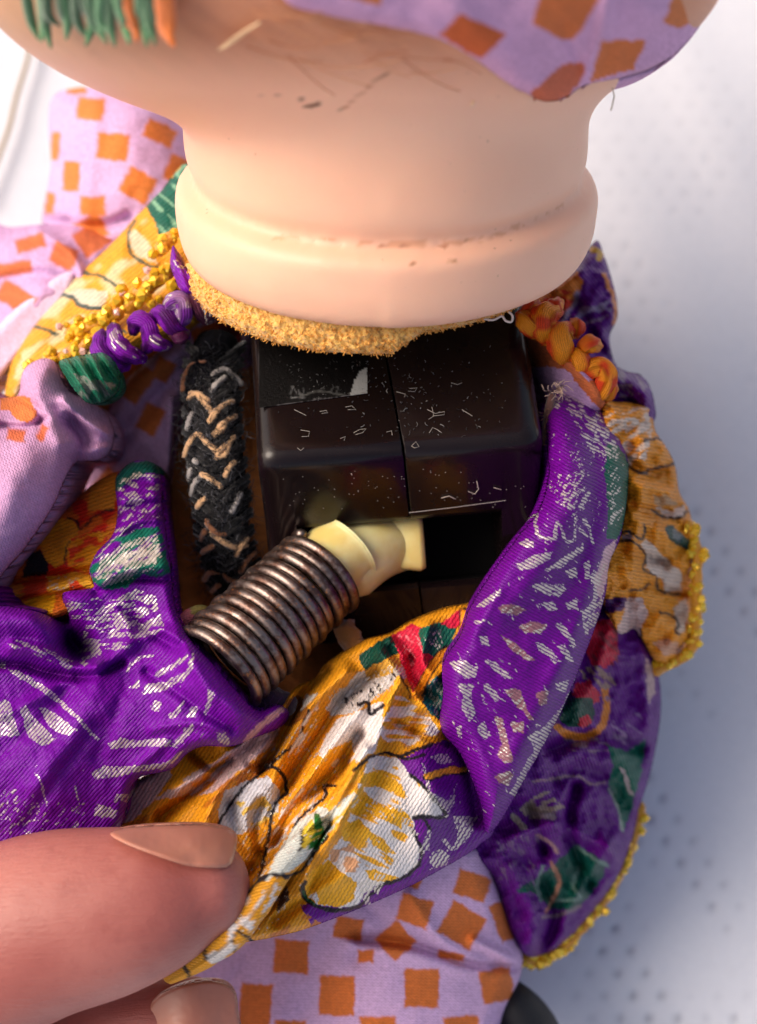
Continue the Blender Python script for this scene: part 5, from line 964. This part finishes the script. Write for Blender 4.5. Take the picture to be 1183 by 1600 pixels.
panel('flowered_folds', K_, [(200, 1270, 4.4), (320, 1190, 4.6), (300, 1270, 4.7), (420, 1150, 4.6), (470, 1090, 4.5), (560, 1030, 4.5), (640, 1000, 4.5), (720, 970, 4.4), (500, 1200, 5.0), (620, 1100, 4.9), (640, 1200, 5.25), (560, 1320, 5.35), (700, 1250, 5.0), (760, 1240, 4.6), (740, 1320, 4.6), (440, 1300, 5.1), (400, 1400, 5.3), (300, 1500, 5.4), (520, 1420, 5.0), (620, 1380, 4.9), (780, 1100, 4.5), (360, 1340, 4.9)], CREPE, (228, 152, 30), kops,
      dress, 1.8, (11, .26), .7,
      [([(600, 1020), (626, 1060), (612, 1100), (585, 1180), (560, 1240), (520, 1310), (485, 1370)], 13, 0.280, .14), ([(626, 1058), (650, 1090), (690, 1130)], 9, 0.175), ([(640, 1160), (660, 1120), (690, 1125)], 9, -0.175),
       ([(560, 1150), (520, 1210), (460, 1260), (420, 1330), (350, 1400), (300, 1470)], 11, -0.385), ([(570, 1170), (530, 1240), (480, 1300), (420, 1380), (340, 1460)], 10, 0.350), ([(510, 1290), (460, 1340), (430, 1400), (380, 1450)], 9, -0.525), ([(500, 1270), (520, 1250), (545, 1190)], 7, -0.210),
       ([(540, 1050), (480, 1110), (440, 1180), (420, 1240)], 12, 0.315), ([(510, 1045), (470, 1090), (440, 1150), (410, 1200)], 7, -0.420), ([(455, 1085), (430, 1130), (400, 1180)], 9, 0.245), ([(470, 1100), (445, 1150), (425, 1190)], 4, -0.175), ([(590, 1050), (540, 1090), (500, 1150), (440, 1240), (420, 1280)], 10, -0.280), ([(420, 1240), (400, 1280), (405, 1330)], 10, -0.280), ([(560, 1110), (500, 1190), (440, 1290)], 14, 0.245),
       ([(430, 1140), (370, 1180), (300, 1240), (250, 1280)], 9, -0.315), ([(420, 1130), (350, 1190), (280, 1230)], 12, 0.280), ([(340, 1160), (320, 1150)], 16, 0.280), ([(300, 1180), (330, 1200), (360, 1190)], 6, -0.245), ([(380, 1200), (340, 1240), (320, 1290)], 12, 0.210), ([(360, 1260), (370, 1300), (390, 1330)], 12, -0.210),
       ([(610, 1000), (640, 1040), (650, 1080)], 8, 0.210), ([(640, 1030), (650, 1070), (680, 1090)], 7, -0.245), ([(670, 980), (660, 1030), (680, 1060)], 9, 0.175), ([(735, 960), (725, 1010), (700, 1040), (660, 1080)], 7, 0.210), ([(700, 1150), (730, 1200), (745, 1280)], 10, -0.245), ([(660, 1190), (680, 1250), (660, 1320)], 26, 0.175),
       ([(520, 1310), (600, 1280), (680, 1240)], 22, 0.088), ([(620, 1130), (660, 1150), (700, 1165)], 5, -0.140), ([(470, 1400), (520, 1380), (560, 1350)], 10, 0.105), ([(430, 1440), (480, 1400), (500, 1340)], 9, -0.175)], (.05, 44, 70), -58, label='gold and white flowered folds gathered in the fingers')
# hem roll that runs down to the finger tips
def rollpx(name, pts, hs, rs, mat, ops, base, weave=60, label=None):
    P = [SP(a, b, h) for (a, b), h in zip(pts, hs)]; V, F, uv = tube(P, rs, 28, sub=16)
    u, v = to_px(V); C, Fo = paint(u, v, base, ops); a = R(weave); q = np.stack([uv[:, 0] * math.cos(a) + uv[:, 1] * 3 * math.sin(a), -uv[:, 0] * math.sin(a) + uv[:, 1] * 3 * math.cos(a)], -1)
    k = 1 + .05 * (vnoise(uv[:, 0] * 8, uv[:, 1] * 20, 3) - .5) * 2; c = V.reshape(-1, 28, 3).mean(1).repeat(28, 0); V = c + (V - c) * k[:, None]
    return mesh(name, V, F, mat, dress, label, attrs={'dye': C, 'foil': Fo}, uv=q)
rollpx('hem_roll', [(520, 1262), (480, 1310), (436, 1362), (400, 1412), (360, 1460), (310, 1498), (268, 1524)], [5.15, 5.45, 5.6, 5.7, 5.7, 5.6, 5.5], [.05, .10, .125, .14, .15, .12, .08], CREPE, kops, (230, 158, 34), label='thin rolled hem of gold cloth pinched between thumb and finger')
# small green and pink edge that shows behind the spring
rollpx('hem_roll', [(282, 1000), (290, 970), (312, 956), (338, 962)], [4.5, 4.6, 4.55, 4.3], [.07, .08, .07, .05], CREPE, [('p', (60, 70, 110), [(270, 985), (310, 985), (310, 1010), (270, 1010)]), ('p', (150, 140, 80), [(296, 940), (350, 940), (350, 962), (300, 960)])], (190, 110, 120))
# scrap of foam and dark purple cloth at the foot of the spring
V, F, uv = tube([SP(395, 1100, 4.5), SP(420, 1096, 4.55), SP(445, 1100, 4.5)], [.14, .16, .12], 16, sub=4); k = np.random.RandomState(3).normal(0, .012, V.shape); mesh('frayed_edge', V + k, F, YARN, dress, attrs={'dye': np.tile(lin((44, 14, 50)), (len(V), 1))}, uv=uv)
V, F, uv = tube([SP(540, 985, 3.9), SP(552, 1005, 4.0), SP(566, 1018, 4.1)], [.12, .12, .1], 12, sub=4); mesh('frayed_edge', V + np.random.RandomState(3).normal(0, .015, V.shape), F, YARN, dress, attrs={'dye': np.tile(lin((170, 110, 50)), (len(V), 1))}, uv=uv)
fr = Acc()
for i in range(80):
    a, b = rng.choice(3), rng.rand(); pts0 = [[(858, 612), (880, 604)], [(400, 1100), (440, 1108)], [(850, 640), (862, 690)], [(752, 1290), (760, 1320)]][a]
    u = pts0[0][0] + (pts0[1][0] - pts0[0][0]) * b; v = pts0[0][1] + (pts0[1][1] - pts0[0][1]) * b; h = [4.4, 4.75, 4.3, 4.9][a]; th = rng.uniform(0, 6.28); L = rng.uniform(8, 22)
    V, F, uv = tube([SP(u, v, h), SP(u + L * .5 * math.cos(th), v + L * .5 * math.sin(th), h + .08), SP(u + L * math.cos(th + .6), v + L * math.sin(th + .6), h + .1)], .004, 3, caps=False)
    fr.add(V, F, uv, lin([(200, 170, 150), (70, 30, 80), (140, 100, 80), (200, 180, 150)][a]))
fr.out('loose_fibre', FIBRE, dress, kind='stuff')
V, F, uv = tube([SP(862, 620, 4.35), SP(857, 650, 4.3), SP(853, 690, 4.2)], [.04, .055, .04], 10, sub=6); mesh('thread_end', V, F, YARN, dress, attrs={'dye': np.tile(lin((96, 62, 56)), (len(V), 1))}, uv=uv)

# --- gold bead trim
gb, n, l, p = newmat('gold_bead'); oi = n.new('ShaderNodeObjectInfo'); cr = mixc(n, l, oi.outputs['Random'], (.80, .44, .01), (.90, .62, .05)); l.new(cr, p.inputs['Base Color'])
p.inputs['Roughness'].default_value = .22; p.inputs['Metallic'].default_value = .35; p.inputs['Transmission Weight'].default_value = .15
pk = simple('pearl_bead', (226, 180, 170), .2)
def bead_mesh(name, mat, seed):
    bm = bmesh.new(); bmesh.ops.create_icosphere(bm, subdivisions=1, radius=1); r = np.random.RandomState(seed)
    for v in bm.verts: v.co *= r.uniform(.8, 1.15)
    me = bpy.data.meshes.new(name); bm.to_mesh(me); bm.free(); me.materials.append(mat); return me
BM = [bead_mesh('bead', gb, s) for s in range(3)] + [bead_mesh('pearl', pk, 9)]
def trim(path, cnt, spread, r0, r1, core=True, pearls=.0, label=None):
    Q = catmull([(*SP(a, b, h),) for a, b, h in path], False, 12)
    V, F, uv = tube(Q, r0 * .9, 10); k = 1 + .35 * (vnoise(uv[:, 0] * 14, uv[:, 1] * 20, 7) - .5)[:, None]; c = V.reshape(-1, 10, 3).mean(1).repeat(10, 0); V = c + (V - c) * k
    t = mesh('bead_trim', V, F, gm, dress, label, uv=uv, attrs={'dye': np.tile(lin((206, 140, 16)), (len(V), 1))}); base = root_loc(dress)
    for i in range(cnt):
        f = rng.rand() * (len(Q) - 1); k = int(f); P = Q[k] + rng.normal(0, spread, 3) * np.array([1, 1, .5]) + np.array([0, 0, .02])
        me = BM[3] if rng.rand() < pearls else BM[rng.randint(3)]
        o = bpy.data.objects.new('bead', me); COL.objects.link(o); o.parent = t; o.location = to_world(P) - base; o.rotation_euler = rng.uniform(0, 6, 3); s = rng.uniform(r0, r1) * .62; o.scale = (s, s, s)
gm = dyed('gold_thread', .35, .2, 1.0, 30)
trim([(55, 580, 3.55), (100, 556, 3.75), (150, 530, 3.85)], 34, .07, .07, .12, pearls=.1, label='row of gold beads on the yellow shoulder cloth')
trim([(110, 520, 3.65), (150, 505, 3.8), (185, 490, 3.85)], 30, .06, .07, .13, pearls=.15)
trim([(200, 480, 3.8), (232, 450, 3.85), (262, 425, 3.85)], 34, .08, .08, .14, pearls=.12)
trim([(250, 390, 3.6), (266, 372, 3.6)], 8, .04, .08, .13)
trim([(1050, 1044, 2.9), (1025, 1048, 2.9), (1075, 1020, 2.95), (1086, 980, 3.0), (1088, 920, 3.1), (1088, 860, 3.1), (1076, 820, 3.2)][1:], 62, .04, .07, .11)
trim([(1000, 1262, 2.3), (985, 1320, 2.2), (972, 1352, 2.2), (950, 1392, 2.25), (925, 1430, 2.3), (890, 1468, 2.35), (855, 1496, 2.4), (818, 1500, 2.5)], 96, .045, .08, .13)

# ================================================================== hand
hand = thing('hand', 'hand of a person pinching the gold cloth between thumb and finger', 'hand', SP(-100, 1700, 3.5))
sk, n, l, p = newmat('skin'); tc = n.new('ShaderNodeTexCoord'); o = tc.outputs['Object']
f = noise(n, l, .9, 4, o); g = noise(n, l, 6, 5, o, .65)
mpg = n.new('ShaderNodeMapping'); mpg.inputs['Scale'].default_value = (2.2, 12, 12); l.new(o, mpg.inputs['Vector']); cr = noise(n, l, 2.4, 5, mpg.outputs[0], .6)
c = mixc(n, l, ramp(n, l, f, .35, .65), (.34, .095, .078), (.43, .145, .118)); c = mixc(n, l, mth(n, l, 'MULTIPLY', ramp(n, l, g, .5, .75), .35), c, (.27, .065, .055)); l.new(c, p.inputs['Base Color'])  # base colour darker than real skin, carries the shade on the thumb
p.inputs['Roughness'].default_value = .46; p.inputs['Subsurface Weight'].default_value = .18; p.inputs['Subsurface Radius'].default_value = (.4, .14, .07); p.inputs['Subsurface Scale'].default_value = .4
l.new(bump(n, l, mth(n, l, 'ADD', mth(n, l, 'MULTIPLY', cr, .8), mth(n, l, 'MULTIPLY', noise(n, l, 30, 3, o), .4)), .34, .03), p.inputs['Normal'])
HA = Acc()
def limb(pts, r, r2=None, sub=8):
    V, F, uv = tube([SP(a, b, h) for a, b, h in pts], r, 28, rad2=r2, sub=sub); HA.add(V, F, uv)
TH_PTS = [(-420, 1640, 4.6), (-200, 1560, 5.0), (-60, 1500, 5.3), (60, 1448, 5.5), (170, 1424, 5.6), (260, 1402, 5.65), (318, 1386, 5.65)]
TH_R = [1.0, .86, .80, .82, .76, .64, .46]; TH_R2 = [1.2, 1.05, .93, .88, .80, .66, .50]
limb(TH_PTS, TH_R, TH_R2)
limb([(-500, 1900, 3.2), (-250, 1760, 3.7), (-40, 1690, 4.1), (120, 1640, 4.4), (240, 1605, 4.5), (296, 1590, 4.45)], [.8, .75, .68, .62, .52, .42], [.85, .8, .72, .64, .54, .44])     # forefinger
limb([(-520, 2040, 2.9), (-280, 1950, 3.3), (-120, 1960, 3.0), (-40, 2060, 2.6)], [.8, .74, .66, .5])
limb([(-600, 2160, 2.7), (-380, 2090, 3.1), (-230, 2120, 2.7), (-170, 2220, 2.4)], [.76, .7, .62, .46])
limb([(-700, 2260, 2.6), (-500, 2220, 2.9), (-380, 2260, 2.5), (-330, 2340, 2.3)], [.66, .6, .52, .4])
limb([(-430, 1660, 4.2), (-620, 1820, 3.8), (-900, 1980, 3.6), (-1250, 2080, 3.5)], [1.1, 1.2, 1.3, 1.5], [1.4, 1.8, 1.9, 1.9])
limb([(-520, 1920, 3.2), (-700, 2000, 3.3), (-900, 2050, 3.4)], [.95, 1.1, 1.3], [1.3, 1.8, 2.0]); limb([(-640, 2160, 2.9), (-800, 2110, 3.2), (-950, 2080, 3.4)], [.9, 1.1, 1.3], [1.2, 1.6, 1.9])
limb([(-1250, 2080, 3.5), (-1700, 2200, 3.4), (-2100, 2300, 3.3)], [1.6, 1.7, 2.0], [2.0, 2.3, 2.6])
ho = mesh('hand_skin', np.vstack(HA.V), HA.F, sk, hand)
rm = ho.modifiers.new('remesh', 'REMESH'); rm.mode = 'VOXEL'; rm.voxel_size = .07; rm.use_smooth_shade = True
sm = ho.modifiers.new('smooth', 'SMOOTH'); sm.iterations = 10; sm.factor = .5
# thumb nail: a curved plate on the side of the tip
nm, n, l, p = newmat('nail'); tc = n.new('ShaderNodeTexCoord'); at = n.new('ShaderNodeAttribute'); at.attribute_name = 'dye'
l.new(at.outputs['Color'], p.inputs['Base Color']); p.inputs['Roughness'].default_value = .4; p.inputs['Subsurface Weight'].default_value = .3; p.inputs['Subsurface Radius'].default_value = (.2, .1, .06); p.inputs['Subsurface Scale'].default_value = .3
l.new(bump(n, l, noise(n, l, 8, 3, tc.outputs['Object']), .08, .03), p.inputs['Normal'])
tq = catmull([(*SP(a, b, h), r) for (a, b, h), r in zip(TH_PTS, TH_R2)], False, 40); tu, tv = to_px(tq[:, :3])
def nail(u0, u1, th_lo, th_hi, r_add, name='nail', shift=(0, 0, 0), quad=None):
    nu, nt = 40, 24; V = []; C = []
    for i in range(nu):
        s = i / (nu - 1); u = u0 + (u1 - u0) * s; k = int(np.argmin(abs(tu - u))) if u < tu.max() else len(tu) - 1; c = tq[k, :3].copy(); rr_ = tq[k, 3]
        d = CH - c[2]; c[0] = (u - 591.5) / FPX * d
        if u > tu.max(): rr_ = tq[-1, 3]
        for j in range(nt):
            t = j / (nt - 1); a = R(th_lo(s) + (th_hi(s) - th_lo(s)) * t); rad = r_add(s)
            V.append(c + np.array([0, math.sin(a) * rad, math.cos(a) * rad]) + np.array(shift)); fe = s > .955 - .02 * math.sin(t * 3)
            C.append(lin((200, 160, 136)) if fe else lin((176, 120, 98)) * (1 + .04 * math.sin(t * 30)))
    V = np.array(V); F = []
    for i in range(nu - 1):
        for j in range(nt - 1): a = i * nt + j; F.append((a, a + nt, a + nt + 1, a + 1))
    o = mesh(name, V, F, nm, hand, attrs={'dye': np.array(C)}); s = o.modifiers.new('solid', 'SOLIDIFY'); s.thickness = .035; s.offset = -1
    b = o.modifiers.new('bevel', 'BEVEL'); b.width = .01; b.segments = 2; return o
panel('nail', [(172, 1302), (205, 1292), (300, 1288), (350, 1294), (370, 1306), (368, 1330), (358, 1353), (330, 1356), (290, 1352), (240, 1336), (195, 1318)],
      [(165, 1301, 5.95), (200, 1293, 5.85), (300, 1290, 5.75), (365, 1300, 5.6), (365, 1345, 5.95), (300, 1350, 6.16), (240, 1334, 6.22), (195, 1317, 6.15), (300, 1320, 6.04), (345, 1320, 5.9)], nm, (176, 118, 98),
      [('l', (196, 150, 124), 4, [(372, 1304), (368, 1330), (358, 1354)])], hand, 2, (7, .07), .16, wr=(.008, 30, 3))
panel('nail', [(222, 1640), (226, 1590), (246, 1556), (290, 1537), (336, 1533), (364, 1546), (372, 1580), (366, 1640)],
      [(230, 1600, 4.9), (290, 1545, 4.98), (350, 1545, 4.85), (360, 1620, 4.9), (290, 1620, 5.12)], nm, (172, 112, 94), [('l', (190, 146, 122), 5, [(340, 1534), (366, 1548), (374, 1590)])], hand, 2, (6, .06), .2, wr=(.008, 30, 3))

# thin tan thread lying on the cloth at the upper left
V = []; P = []
for a, b in [(52, 40), (44, 90), (26, 150), (14, 200), (-4, 250), (-30, 320)]:
    d = SP(a, b, 0) - np.array([0, 0, CH]); W0 = CP; Dw = d @ RN.T; t = (.10 - W0[2]) / Dw[2]; P.append(to_stage(W0 + Dw * t))
V, F, uv = tube(P, .035, 8, sub=6)
th_o = mesh('loose_thread', V, F, simple('tan_thread', (176, 158, 132), .9), None, 'thin tan thread lying on the white cloth beside the check sleeve', uv=uv, cat='thread')
